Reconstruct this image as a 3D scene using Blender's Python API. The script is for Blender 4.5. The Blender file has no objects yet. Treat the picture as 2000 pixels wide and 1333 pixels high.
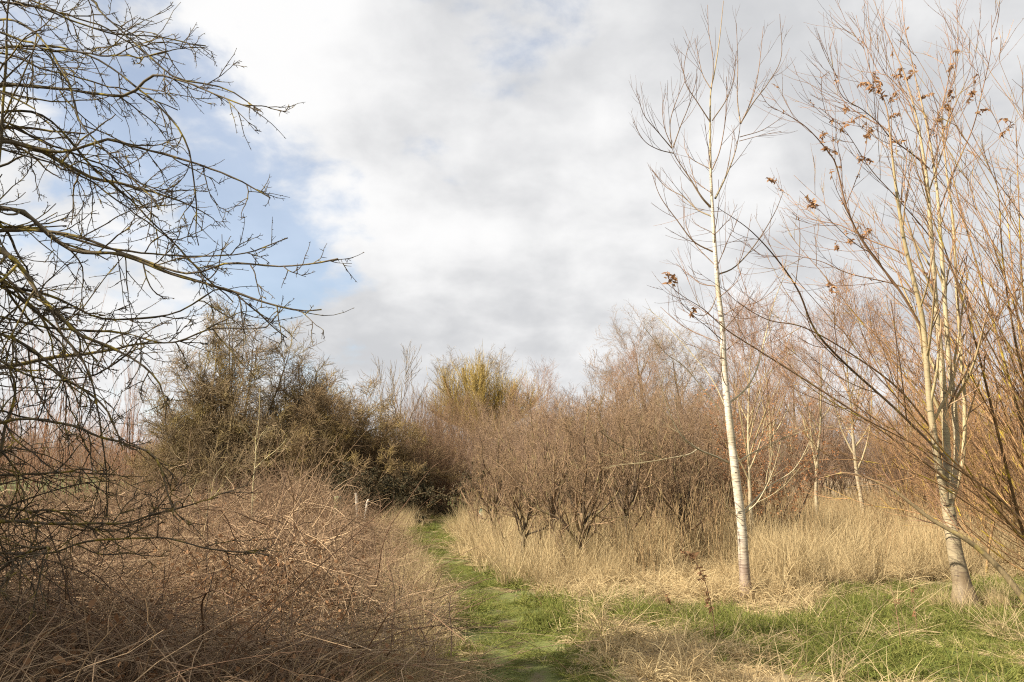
import bpy, math
import numpy as np
from mathutils import Vector

# ------------------------------------------------------------------ camera, sky, sun, exposure
scene = bpy.context.scene
COL = scene.collection
F = 2000 * 28 / 36.0                     # focal length in photo pixels
EYE = 1.6
PITCH = math.atan((925 - 666.5) / F)
cd = bpy.data.cameras.new('camera'); cam = bpy.data.objects.new('camera', cd); COL.objects.link(cam)
cd.lens = 28; cd.sensor_width = 36; cd.clip_start = 0.05; cd.clip_end = 3000
cam.location = (0, 0, EYE); cam.rotation_euler = (math.pi / 2 + PITCH, 0, 0)
scene.camera = cam

SUN_AZ = math.radians(66)                # from straight behind the camera, towards the left
SUN_EL = math.radians(37)
sdir = Vector((-math.sin(SUN_AZ) * math.cos(SUN_EL), -math.cos(SUN_AZ) * math.cos(SUN_EL), math.sin(SUN_EL)))
sl = bpy.data.lights.new('sun', 'SUN'); sun = bpy.data.objects.new('sun', sl); COL.objects.link(sun)
sl.energy = 5.0; sl.angle = math.radians(0.6); sl.color = (1.0, 0.91, 0.76)
sun.rotation_euler = (-sdir).to_track_quat('-Z', 'Y').to_euler(); sun.location = (-20, -10, 20)

scene.view_settings.view_transform = 'Standard'; scene.view_settings.look = 'None'
scene.view_settings.exposure = 1.25; scene.view_settings.gamma = 1.0
scene.view_settings.use_curve_mapping = False
scene.cycles.use_denoising = False; scene.cycles.filter_width = 1.15
scene.cycles.max_bounces = 4; scene.cycles.diffuse_bounces = 2; scene.cycles.glossy_bounces = 2
scene.cycles.transmission_bounces = 3; scene.cycles.transparent_max_bounces = 4
scene.cycles.sample_clamp_indirect = 1.5; scene.cycles.sample_clamp_direct = 3.0

cP, sP = math.cos(PITCH), math.sin(PITCH)
def ray(px, py):
    x = (px - 1000) / F; v = (666.5 - py) / F
    return np.array([x, cP - sP * v, sP + cP * v])
def at(px, py, Y):
    """point of the place seen at that photo pixel, at depth Y metres"""
    d = ray(px, py); return np.array([0, 0, EYE]) + d * (Y / d[1])
def ground_at(px, py):
    d = ray(px, py); k = -EYE / d[2]; return np.array([d[0] * k, d[1] * k, 0.0])

# ---- world
W = bpy.data.worlds.new('World'); scene.world = W; W.use_nodes = True
nt = W.node_tree; nt.nodes.clear(); N = nt.nodes; Lk = nt.links
def mth(op, a, b=None, c=None, tree=None, clamp=False):
    t = tree or nt
    n = t.nodes.new('ShaderNodeMath'); n.operation = op; n.use_clamp = clamp
    for i, v in enumerate((a, b, c)):
        if v is None: continue
        if isinstance(v, (int, float)): n.inputs[i].default_value = v
        else: t.links.new(v, n.inputs[i])
    return n.outputs[0]
sky = N.new('ShaderNodeTexSky'); sky.sky_type = 'NISHITA'; sky.sun_disc = False
sky.sun_elevation = SUN_EL; sky.sun_rotation = math.atan2(sdir.x, sdir.y); sky.air_density = 1.0; sky.dust_density = 0.6
tc = N.new('ShaderNodeTexCoord'); sep = N.new('ShaderNodeSeparateXYZ'); Lk.new(tc.outputs['Generated'], sep.inputs[0])
zz = mth('ADD', mth('MAXIMUM', sep.outputs[2], 0.0), 0.42)
cx = mth('DIVIDE', sep.outputs[0], zz); cy = mth('DIVIDE', sep.outputs[1], zz)
cmb = N.new('ShaderNodeCombineXYZ'); Lk.new(cx, cmb.inputs[0]); Lk.new(cy, cmb.inputs[1])
def wnoise(scale, detail, rough, off, dist=0.0):
    m = N.new('ShaderNodeMapping'); m.inputs['Location'].default_value = off; Lk.new(cmb.outputs[0], m.inputs[0])
    n = N.new('ShaderNodeTexNoise'); n.inputs['Scale'].default_value = scale; n.inputs['Detail'].default_value = detail
    n.inputs['Roughness'].default_value = rough; n.inputs['Distortion'].default_value = dist
    Lk.new(m.outputs[0], n.inputs['Vector']); return n.outputs[0]
def blob(px, py, rad_px, w):
    """a broad patch of thinner / thicker cloud in one direction of the sky"""
    d = ray(px, py); d = d / np.linalg.norm(d)
    v = N.new('ShaderNodeVectorMath'); v.operation = 'DOT_PRODUCT'; Lk.new(tc.outputs['Generated'], v.inputs[0]); v.inputs[1].default_value = d
    r = N.new('ShaderNodeMapRange'); r.interpolation_type = 'SMOOTHSTEP'
    r.inputs['From Min'].default_value = math.cos(rad_px / F); r.inputs['From Max'].default_value = 1.0
    r.inputs['To Min'].default_value = 0; r.inputs['To Max'].default_value = w
    Lk.new(v.outputs['Value'], r.inputs['Value']); return r.outputs[0]
def total(items):
    s = items[0]
    for i in items[1:]: s = mth('ADD', s, i)
    return s
def noi(scale, detail, rough, off, dist, amp): return mth('MULTIPLY', mth('SUBTRACT', wnoise(scale, detail, rough, off, dist), 0.5), amp)
cover = total([noi(2.4, 9, 0.52, (5.6, 3.3, 0), 0.1, 1.4), noi(8.0, 9, 0.55, (2.4, 8.2, 0), 0.15, 2.4),
               blob(250, 400, 380, -0.32), blob(560, 440, 240, -0.70), blob(300, 90, 300, -0.36), blob(20, 380, 300, -0.10),
               blob(1150, 170, 260, -0.42), blob(830, 340, 120, -0.45), blob(640, 180, 280, 0.30),
               blob(1750, 200, 900, 0.5), blob(1000, 560, 460, 0.5), blob(760, 500, 150, 0.35), blob(120, 640, 260, 0.4)])
cmask = N.new('ShaderNodeMapRange'); cmask.interpolation_type = 'SMOOTHSTEP'
cmask.inputs['From Min'].default_value = -0.62; cmask.inputs['From Max'].default_value = 0.06
cmask.inputs['To Min'].default_value = 0.36; cmask.inputs['To Max'].default_value = 1.0
Lk.new(cover, cmask.inputs['Value'])
shade = total([noi(2.6, 8, 0.50, (7.3, 2.2, 0), 0.1, 1.6), noi(8.0, 8, 0.52, (0.3, 9.2, 0), 0.15, 1.8),
               blob(1750, 130, 620, 0.60), blob(880, 120, 330, 0.42), blob(650, 640, 190, 0.75), blob(900, 690, 260, 0.65),
               blob(1210, 570, 260, 0.35), blob(760, 470, 220, -0.35), blob(900, 590, 200, -0.25), blob(560, 130, 230, -0.45),
               blob(1400, 300, 180, -0.35), blob(1380, 620, 300, -0.2)])
cr = N.new('ShaderNodeMapRange'); cr.interpolation_type = 'SMOOTHSTEP'
cr.inputs['From Min'].default_value = -0.55; cr.inputs['From Max'].default_value = 1.05; Lk.new(shade, cr.inputs['Value'])
cmix = N.new('ShaderNodeMix'); cmix.data_type = 'RGBA'
cmix.inputs['A'].default_value = (0.418, 0.417, 0.416, 1); cmix.inputs['B'].default_value = (0.268, 0.272, 0.28, 1)
Lk.new(cr.outputs[0], cmix.inputs['Factor'])
bg1 = N.new('ShaderNodeBackground'); bg1.inputs[1].default_value = 0.08; Lk.new(sky.outputs[0], bg1.inputs[0])
bg2 = N.new('ShaderNodeBackground'); bg2.inputs[1].default_value = 1.0; Lk.new(cmix.outputs['Result'], bg2.inputs[0])
ms = N.new('ShaderNodeMixShader'); Lk.new(cmask.outputs[0], ms.inputs[0]); Lk.new(bg1.outputs[0], ms.inputs[1]); Lk.new(bg2.outputs[0], ms.inputs[2])
wo = N.new('ShaderNodeOutputWorld'); Lk.new(ms.outputs[0], wo.inputs[0])

# ------------------------------------------------------------------ mesh helpers
def nrm(v): return v / np.maximum(np.linalg.norm(v, axis=-1, keepdims=True), 1e-9)

class Geo:
    """collects tubes and ribbons, becomes one mesh with per-vertex 'rad' and 'rnd'"""
    def __init__(s): s.v = []; s.q = []; s.rad = []; s.rnd = []; s.n = 0
    def _push(s, v, q, rad, rnd):
        s.v.append(v.reshape(-1, 3)); s.q.append(q.reshape(-1, 4) + s.n); s.rad.append(rad.ravel()); s.rnd.append(rnd.ravel()); s.n += len(s.v[-1])
    def tubes(s, P, R, sides, rng):
        P = np.asarray(P, float); R = np.asarray(R, float)
        if P.ndim == 2: P = P[None]; R = R[None]
        B, n, _ = P.shape
        if B == 0: return s
        T = nrm(np.gradient(P, axis=1))
        ref = nrm(np.cross(T[:, n // 2], nrm(rng.normal(size=(B, 3)) + 1e-3)))
        U = nrm(np.cross(T, ref[:, None, :])); V = np.cross(T, U)
        a = np.arange(sides) * 2 * np.pi / sides
        v = P[:, :, None, :] + R[:, :, None, None] * (np.cos(a)[None, None, :, None] * U[:, :, None, :] + np.sin(a)[None, None, :, None] * V[:, :, None, :])
        idx = np.arange(B * n * sides).reshape(B, n, sides)
        a0 = idx[:, :-1]; a1 = idx[:, 1:]
        q = np.stack([a0, np.roll(a0, -1, 2), np.roll(a1, -1, 2), a1], -1)
        rnd = np.broadcast_to(rng.random((B, 1, 1)), (B, n, sides))
        s._push(v, q, np.broadcast_to(R[:, :, None], (B, n, sides)), rnd); return s
    def ribbons(s, P, Wd, rng, side=None):
        B, n, _ = P.shape
        if B == 0: return s
        T = nrm(np.gradient(P, axis=1))
        if side is None: side = rng.normal(size=(B, 3)) * np.array([1, 1, 0.3])
        S = nrm(np.cross(T, np.broadcast_to(side[:, None, :], T.shape)))
        v = np.stack([P - S * Wd[:, :, None] * 0.5, P + S * Wd[:, :, None] * 0.5], 2)
        idx = np.arange(B * n * 2).reshape(B, n, 2)
        q = np.stack([idx[:, :-1, 0], idx[:, :-1, 1], idx[:, 1:, 1], idx[:, 1:, 0]], -1)
        t = np.broadcast_to(np.linspace(0, 1, n)[None, :, None], (B, n, 2))
        s._push(v, q, t, np.broadcast_to(rng.random((B, 1, 1)), (B, n, 2))); return s
    def mesh(s, name, mat, smooth=True):
        v = np.concatenate(s.v); q = np.concatenate(s.q)
        me = bpy.data.meshes.new(name)
        me.vertices.add(len(v)); me.vertices.foreach_set('co', v.astype(np.float32).ravel())
        me.loops.add(len(q) * 4); me.loops.foreach_set('vertex_index', q.astype(np.int32).ravel())
        me.polygons.add(len(q)); me.polygons.foreach_set('loop_start', (np.arange(len(q)) * 4).astype(np.int32))
        if smooth: me.polygons.foreach_set('use_smooth', np.ones(len(q), bool))
        for nm, d in (('rad', s.rad), ('rnd', s.rnd)):
            a = me.attributes.new(nm, 'FLOAT', 'POINT'); a.data.foreach_set('value', np.concatenate(d).astype(np.float32))
        me.update(); me.validate(); me.materials.append(mat)
        global TRIS; TRIS += 2 * len(q)
        return me
TRIS = 0
def grow(S, D, L, n, wob, trop, rng):
    B = len(S); P = np.empty((B, n, 3)); P[:, 0] = S; d = D.copy(); up = np.array([0, 0, 1.0])
    L = np.broadcast_to(L, (B,)); trop = np.broadcast_to(trop, (B,))
    for i in range(1, n):
        d = nrm(d + wob * rng.normal(size=(B, 3)) + trop[:, None] * up)
        P[:, i] = P[:, i - 1] + d * (L / (n - 1))[:, None]
    return P
def lerp_at(A, t):
    n = A.shape[1]; f = np.clip(t, 0, 0.9999) * (n - 1); i = f.astype(int); w = f - i
    b = np.arange(len(A))
    if A.ndim == 3: w = w[:, None]
    return A[b, i] * (1 - w) + A[b, i + 1] * w
def spawn(P, R, k, t0, t1, a0, a1, rng, even=True):
    """k children on every parent: start points, directions, parent radius there, t"""
    B = len(P); k = int(k)
    if even: t = (np.arange(k)[None] + rng.random((B, k))) / k
    else: t = rng.random((B, k))
    t = (t0 + (t1 - t0) * t).ravel()
    PP = np.repeat(P, k, 0); RR = np.repeat(R, k, 0)
    T = nrm(np.gradient(PP, axis=1)); S = lerp_at(PP, t); d = nrm(lerp_at(T, t)); r = lerp_at(RR, t)
    perp = nrm(np.cross(d, rng.normal(size=d.shape)))
    a = rng.uniform(a0, a1, len(t))[:, None]
    return S, nrm(np.cos(a) * d + np.sin(a) * perp), r, t
def taper(r0, n, end=0.25, p=1.0):
    r0 = np.atleast_1d(r0); t = np.linspace(0, 1, n)[None] ** p
    return r0[:, None] * (1 - (1 - end) * t)
def spline(pts, n):
    """smooth resample of a hand laid polyline (Catmull-Rom)"""
    p = np.asarray(pts, float); k = len(p)
    q = np.vstack([2 * p[0] - p[1], p, 2 * p[-1] - p[-2]])
    seg = np.linalg.norm(np.diff(p[:, :3], axis=0), axis=1); c = np.concatenate([[0], np.cumsum(seg)])
    s = np.linspace(0, c[-1], n); i = np.clip(np.searchsorted(c, s, 'right') - 1, 0, k - 2); t = ((s - c[i]) / np.maximum(seg[i], 1e-9))[:, None]
    a, b, cc, d = q[i], q[i + 1], q[i + 2], q[i + 3]
    return 0.5 * ((2 * b) + (-a + cc) * t + (2 * a - 5 * b + 4 * cc - d) * t ** 2 + (-a + 3 * b - 3 * cc + d) * t ** 3)
def obj(name, me, parent=None):
    o = bpy.data.objects.new(name, me); COL.objects.link(o)
    if parent is not None: o.parent = parent
    return o
def tag(o, label=None, cat=None, group=None, kind=None):
    if label: o['label'] = label
    if cat: o['category'] = cat
    if group: o['group'] = group
    if kind: o['kind'] = kind
    return o
def thing(name, loc, label, cat, group=None, rz=0.0, sc=1.0):
    o = bpy.data.objects.new(name, None); COL.objects.link(o); o.location = loc; o.rotation_euler = (0, 0, rz)
    o.scale = (sc,) * 3 if not hasattr(sc, '__len__') else sc
    o.empty_display_size = 0.2
    return tag(o, label, cat, group)

# ------------------------------------------------------------------ materials
def new_mat(name):
    m = bpy.data.materials.new(name); m.use_nodes = True; m.node_tree.nodes.clear(); return m
class MB:
    def __init__(s, name): s.m = new_mat(name); s.t = s.m.node_tree
    def node(s, typ, **kw):
        n = s.t.nodes.new(typ)
        for k, v in kw.items(): setattr(n, k, v)
        return n
    def put(s, sock, v):
        if hasattr(v, 'is_output'): s.t.links.new(v, sock)
        else: sock.default_value = v
    def attr(s, nm): return s.node('ShaderNodeAttribute', attribute_name=nm).outputs['Fac']
    def coord(s, which='Object'): return s.node('ShaderNodeTexCoord').outputs[which]
    def pos(s): return s.node('ShaderNodeNewGeometry').outputs['Position']
    def scaled(s, vec, sc):
        n = s.node('ShaderNodeMapping'); s.put(n.inputs[0], vec); n.inputs['Scale'].default_value = sc; return n.outputs[0]
    def noise(s, vec, scale, detail=3, rough=0.55):
        n = s.node('ShaderNodeTexNoise'); s.put(n.inputs['Vector'], vec); n.inputs['Scale'].default_value = scale
        n.inputs['Detail'].default_value = detail; n.inputs['Roughness'].default_value = rough; return n.outputs[0]
    def ramp(s, v, a, b, c=0.0, d=1.0):
        n = s.node('ShaderNodeMapRange'); s.put(n.inputs['Value'], v)
        for k, x in (('From Min', a), ('From Max', b), ('To Min', c), ('To Max', d)): n.inputs[k].default_value = x
        return n.outputs[0]
    def mix(s, f, a, b, blend='MIX'):
        n = s.node('ShaderNodeMix', data_type='RGBA', blend_type=blend); s.put(n.inputs['Factor'], f)
        for k, x in (('A', a), ('B', b)): s.put(n.inputs[k], (*x, 1) if isinstance(x, tuple) else x)
        return n.outputs['Result']
    def math(s, op, a, b=None): return mth(op, a, b, tree=s.t)
    def finish(s, col, rough=0.85, bump=None, strength=0.4, dist=0.004, trans=0.0, spec=0.25):
        p = s.node('ShaderNodeBsdfPrincipled'); s.put(p.inputs['Base Color'], col); s.put(p.inputs['Roughness'], rough)
        p.inputs['Specular IOR Level'].default_value = spec
        if bump is not None:
            b = s.node('ShaderNodeBump'); b.inputs['Strength'].default_value = strength; b.inputs['Distance'].default_value = dist
            s.put(b.inputs['Height'], bump); s.t.links.new(b.outputs[0], p.inputs['Normal'])
        out = p.outputs[0]
        if trans > 0:
            tr = s.node('ShaderNodeBsdfTranslucent'); s.put(tr.inputs[0], col)
            mx = s.node('ShaderNodeMixShader'); mx.inputs[0].default_value = trans
            s.t.links.new(out, mx.inputs[1]); s.t.links.new(tr.outputs[0], mx.inputs[2]); out = mx.outputs[0]
        o = s.node('ShaderNodeOutputMaterial'); s.t.links.new(out, o.inputs[0]); return s.m

def bark(name, thick, thin, lichen=None, amt=0.5, lscale=9.0, r0=0.003, r1=0.02, vary=0.35):
    b = MB(name); c = b.coord(); rad = b.attr('rad'); rnd = b.attr('rnd')
    col = b.mix(b.ramp(rad, r0, r1), thin, thick)
    col = b.mix(b.ramp(rnd, .35, 1, 0, vary * 1.6), col, tuple(min(x * 1.7, .75) for x in thin))
    col = b.mix(b.ramp(rnd, .45, 0, 0, .75), col, tuple(x * .35 for x in thin))
    n1 = b.noise(c, 30, 4, 0.65)
    col = b.mix(b.ramp(n1, 0.3, 0.7, 0, 0.45), col, (0.02, 0.016, 0.012))
    if lichen:
        n2 = b.noise(c, lscale, 4, 0.6)
        f = b.math('MULTIPLY', b.ramp(n2, 0.62 - 0.22 * amt, 0.72 - 0.18 * amt), b.ramp(rad, 0.0015, 0.006, 0.3, 0.85))
        col = b.mix(f, col, lichen)
    return b.finish(col, 0.9, n1, 0.5, 0.006)
M = {}
M['haw_near'] = bark('bark_hawthorn_near', (0.115, 0.098, 0.062), (0.10, 0.074, 0.046), (0.28, 0.21, 0.03), 0.5, 9)
M['limb'] = bark('bark_limb', (0.24, 0.185, 0.095), (0.25, 0.14, 0.085), (0.36, 0.28, 0.09), 0.3, 5)
M['haw'] = bark('bark_hawthorn', (0.11, 0.085, 0.05), (0.27, 0.195, 0.108), (0.26, 0.20, 0.07), 0.5, 1.2)
M['haw_gold'] = bark('bark_hawthorn_gold', (0.14, 0.10, 0.055), (0.31, 0.215, 0.115), (0.31, 0.23, 0.075), 0.6, 1.2)
M['purple'] = bark('bark_blackthorn', (0.105, 0.076, 0.05), (0.29, 0.19, 0.125), (0.25, 0.195, 0.09), 0.25, 1.5)
M['tan'] = bark('bark_tan', (0.13, 0.098, 0.058), (0.33, 0.225, 0.14), (0.28, 0.22, 0.09), 0.3, 1.5)
M['red'] = bark('bark_red', (0.16, 0.095, 0.06), (0.36, 0.20, 0.115))
M['osier'] = bark('bark_osier', (0.19, 0.13, 0.065), (0.25, 0.155, 0.09))
M['willow'] = bark('bark_willow', (0.24, 0.175, 0.07), (0.44, 0.32, 0.095))
M['grey'] = bark('bark_grey', (0.22, 0.19, 0.14), (0.32, 0.26, 0.20))
M['gold'] = bark('bark_golden', (0.25, 0.175, 0.08), (0.36, 0.205, 0.10), (0.46, 0.35, 0.03), 0.33, 4, 0.003, 0.02)
M['pale'] = bark('bark_pale', (0.42, 0.37, 0.24), (0.34, 0.28, 0.15), (0.40, 0.33, 0.08), 0.35, 6)
M['thorn'] = bark('bark_thorn_front', (0.075, 0.056, 0.036), (0.27, 0.175, 0.10), (0.22, 0.175, 0.08), 0.45, 7)

def birch_mat(name, white, thin, foot=(0.17, 0.105, 0.07), k=1.0):
    b = MB(name); c = b.coord(); rad = b.attr('rad')
    st = b.noise(b.scaled(c, (7, 7, 85)), 1.0, 3, 0.6)
    st2 = b.noise(b.scaled(c, (14, 14, 190)), 1.0, 2, 0.5)
    blot = b.noise(c, 3.5, 4, 0.6)
    col = b.mix(b.ramp(blot, 0.42, 0.66, 0, 0.8), white, (0.40, 0.33, 0.20))
    col = b.mix(b.ramp(st, 0.55, 0.63, 0, 0.85), col, (0.16, 0.11, 0.08))
    col = b.mix(b.ramp(st2, 0.58, 0.66, 0, 0.7), col, (0.12, 0.08, 0.06))
    z = b.node('ShaderNodeSeparateXYZ'); b.put(z.inputs[0], c)
    low = b.ramp(b.math('ADD', z.outputs[2], b.math('MULTIPLY', blot, 1.3)), 1.6, 0.75)
    col = b.mix(b.math('MULTIPLY', low, 0.9), col, foot)
    col = b.mix(b.ramp(st, 0.60, 0.66, 0, 0.5), col, (0.10, 0.07, 0.05))
    algae = b.noise(c, 1.7, 5, .65); col = b.mix(b.ramp(algae, .52, .68, 0, .7), col, (0.20, 0.175, 0.085))
    crack = b.noise(b.scaled(c, (10, 10, 3)), 1.0, 5, .7); col = b.mix(b.ramp(crack, .62, .68, 0, .8), col, (0.05, 0.04, 0.03))
    scar = b.noise(b.scaled(c, (9, 9, 14)), 1.0, 2, .4); col = b.mix(b.ramp(scar, .70, .73, 0, .9), col, (0.035, 0.028, 0.022))
    olive = b.mix(b.ramp(b.attr('rnd'), 0, 1), (0.31, 0.24, 0.115), (0.36, 0.29, 0.17))
    col = b.mix(b.ramp(rad, 0.026 * k, 0.011 * k), col, olive)
    col = b.mix(b.ramp(rad, 0.009 * k, 0.0035 * k), col, thin)
    return b.finish(col, b.ramp(blot, 0.3, 0.7, 0.45, 0.75), st, 0.35, 0.004, spec=0.35)
M['birch'] = birch_mat('bark_birch', (0.56, 0.505, 0.42), (0.22, 0.14, 0.095))
M['birch_twig'] = bark('bark_birch_twig', (0.40, 0.34, 0.22), (0.19, 0.115, 0.075), None, r0=.0035, r1=.014)
M['birch_low'] = bark('bark_birch_low_branch', (0.56, 0.49, 0.34), (0.42, 0.34, 0.19), None, r0=.003, r1=.011, vary=.2)
M['birch2'] = birch_mat('bark_birch_gold', (0.33, 0.27, 0.17), (0.27, 0.155, 0.09), (0.13, 0.088, 0.05), 1.7)

def leaf_mat(name, a, bcol, trans=0.3, scale=1.0, dark=.4):
    b = MB(name); rnd = b.attr('rnd'); col = b.mix(b.ramp(rnd, .2, .9), a, bcol); col = b.mix(b.ramp(rnd, .22, .0, 0, .8), col, tuple(x * dark for x in bcol))
    n = b.noise(b.pos(), 0.55 * scale, 3, 0.6); col = b.mix(b.ramp(n, 0.35, 0.68, 0, 0.5), col, tuple(x * 0.55 for x in a))
    return b.finish(col, 0.75, trans=trans, spec=0.2)
M['grass'] = leaf_mat('grass_green', (0.14, 0.175, 0.034), (0.29, 0.27, 0.078), 0.35)
M['meadow'] = leaf_mat('grass_meadow', (0.13, 0.135, 0.045), (0.24, 0.20, 0.08), 0.3)
M['dull_straw'] = leaf_mat('grass_dull_straw', (0.62, 0.46, 0.26), (0.37, 0.235, 0.13), 0.25, 1.0, .2)
M['straw'] = leaf_mat('grass_straw', (0.60, 0.475, 0.265), (0.40, 0.29, 0.15), 0.3)
M['stalk'] = leaf_mat('dry_stalk', (0.52, 0.37, 0.19), (0.30, 0.195, 0.10), 0.1)
M['cane'] = leaf_mat('bramble_cane', (0.15, 0.085, 0.05), (0.27, 0.165, 0.095), 0.0)
M['tangle'] = leaf_mat('bramble_tangle', (0.235, 0.145, 0.086), (0.50, 0.355, 0.215), 0.1, 1.0, .12)
M['dead_leaf'] = leaf_mat('dead_leaf', (0.30, 0.155, 0.075), (0.46, 0.28, 0.15), 0.35)
M['beech_leaf'] = leaf_mat('beech_leaf', (0.62, 0.31, 0.14), (0.50, 0.24, 0.11), 0.4)
M['dark_leaf'] = leaf_mat('dark_leaf', (0.045, 0.045, 0.020), (0.085, 0.06, 0.035), 0.15)
M['catkin'] = leaf_mat('catkin', (0.45, 0.26, 0.10), (0.36, 0.20, 0.09), 0.1)
M['dark_weed'] = leaf_mat('dark_weed', (0.10, 0.065, 0.045), (0.20, 0.13, 0.085), 0.0)
M['lichen'] = leaf_mat('lichen', (0.36, 0.27, 0.02), (0.26, 0.22, 0.05), 0.0)

# ------------------------------------------------------------------ ground and path
PY = np.array([-30, 4.0, 5.2, 6.6, 7.9, 9.4, 11.06, 13.5, 16.6, 20.7, 24.9, 29.3, 40, 60, 200])
PX = np.array([0.3, 0.30, .27, .21, .05, -.09, -.28, -.82, -1.55, -2.06, -2.08, -2.16, -2.9, -4, -4])
def path_x(y): return np.interp(y, PY, PX)
def fbm(x, y, s, seed=0):
    r = np.random.default_rng(1000 + seed); o = np.zeros_like(np.asarray(x, float)); a = 1.0
    for k in range(4):
        for j in range(3):
            th = r.uniform(0, 2 * np.pi); ph = r.uniform(0, 2 * np.pi); f = s * 2 ** k * r.uniform(0.7, 1.4)
            o = o + a * np.sin(f * (np.cos(th) * x + np.sin(th) * y) + ph + 1.3 * np.sin(0.6 * f * (np.cos(th + 1.7) * x + np.sin(th + 1.7) * y)))
        a *= 0.5
    return o / 3.2
def height(x, y):
    x = np.asarray(x, float); y = np.asarray(y, float)
    off = x - path_x(y)
    near = np.clip(1.4 - np.abs(off) / 2.2, 0, 1)
    b = 0.05 * fbm(x, y, 0.35, 1) * (1 - 0.6 * near) + 0.018 * fbm(x, y, 1.8, 2)
    return b * np.clip(1.5 - np.hypot(x, y) / 60, 0, 1) - 0.05 * np.exp(-(off / 0.45) ** 2)
def meadow(x, y):
    """how green the ground cover is"""
    off = x - path_x(y)
    g = np.exp(-((off - .02) / .66) ** 4)
    lim = 10.9 + .6 * fbm(x, y, .6, 7) + 1.1 * np.clip((x - 3) / 4, 0, 1)
    right = 1 / (1 + np.exp(-(off - .1) * 5)) / (1 + np.exp((y - lim) * 2.2))
    far = 1 / (1 + np.exp((x + 9 + .25 * (y - 20)) * .9)) / (1 + np.exp(-(y - 19) * .8))
    return np.clip(np.maximum(np.maximum(g, right * np.clip(.72 + .85 * fbm(x, y, 1.0, 9), 0, 1)), far), 0, 1)

def sheet(name, xs, ys, zoff, mat, keep=None):
    X, Y = np.meshgrid(xs, ys); Z = height(X, Y) + zoff
    v = np.stack([X, Y, Z], -1).reshape(-1, 3); nx = len(xs)
    i = np.arange(len(v)).reshape(len(ys), nx)
    q = np.stack([i[:-1, :-1], i[:-1, 1:], i[1:, 1:], i[1:, :-1]], -1).reshape(-1, 4)
    g = Geo(); g._push(v, q, meadow(v[:, 0], v[:, 1]), np.zeros(len(v)))
    return g.mesh(name, mat)
b = MB('ground'); p = b.pos(); g1 = b.noise(p, 2.2, 6, 0.65); g2 = b.noise(p, 14, 5, 0.7); g3 = b.noise(p, 70, 3, 0.6)
soil = b.mix(g2, (0.07, 0.05, 0.03), (0.17, 0.125, 0.075)); litter = b.mix(g3, (0.24, 0.17, 0.095), (0.42, 0.31, 0.17))
base = b.mix(b.ramp(g1, 0.4, 0.6), soil, litter)
green = b.mix(g2, (0.055, 0.075, 0.018), (0.15, 0.165, 0.05))
col = b.mix(b.ramp(b.math('ADD', b.attr('rad'), b.math('MULTIPLY', b.math('SUBTRACT', g1, 0.5), 0.9)), 0.3, 0.75), base, green)
M['ground'] = b.finish(col, 0.95, g3, 0.6, 0.02)
def graded(a, near, far, n): return near + (far - near) * np.linspace(0, 1, n) ** a
xs = np.concatenate([-graded(3, 14, 1500, 40)[::-1], np.linspace(-13.8, 13.8, 100), graded(3, 14, 1500, 40)])
ys = np.concatenate([-graded(3, 3, 1500, 25)[::-1], np.linspace(-2.8, 33, 130), graded(3, 33.4, 1500, 50)])
tag(obj('ground', sheet('ground', xs, ys, 0, M['ground'])), kind='structure')
# trodden path: a strip of worn turf and mud
ys = np.linspace(3.0, 33, 160); tt = np.linspace(-1, 1, 9)
Yg = np.repeat(ys[:, None], 9, 1); Xg = path_x(Yg) + tt[None] * (0.34 + 0.06 * fbm(Yg, Yg * 0, 0.9, 4)); Zg = height(Xg, Yg) + 0.006
v = np.stack([Xg, Yg, Zg], -1).reshape(-1, 3); i = np.arange(len(v)).reshape(160, 9)
g = Geo(); g._push(v, np.stack([i[:-1, :-1], i[:-1, 1:], i[1:, 1:], i[1:, :-1]], -1), np.abs(np.broadcast_to(tt, (160, 9))), np.zeros((160, 9)))
b = MB('path'); p = b.pos(); g1 = b.noise(p, 3.5, 5, 0.65); g2 = b.noise(p, 25, 5, 0.7)
soil = b.mix(g2, (0.075, 0.052, 0.030), (0.20, 0.15, 0.085)); grn = b.mix(g2, (0.07, 0.085, 0.02), (0.16, 0.165, 0.05))
M['path'] = b.finish(b.mix(b.ramp(b.math('ADD', g1, b.math('MULTIPLY', b.attr('rad'), 0.35)), 0.46, 0.62), soil, grn), 0.95, g2, 0.6, 0.02)
tag(obj('path', g.mesh('path', M['path'])), kind='structure')

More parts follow.
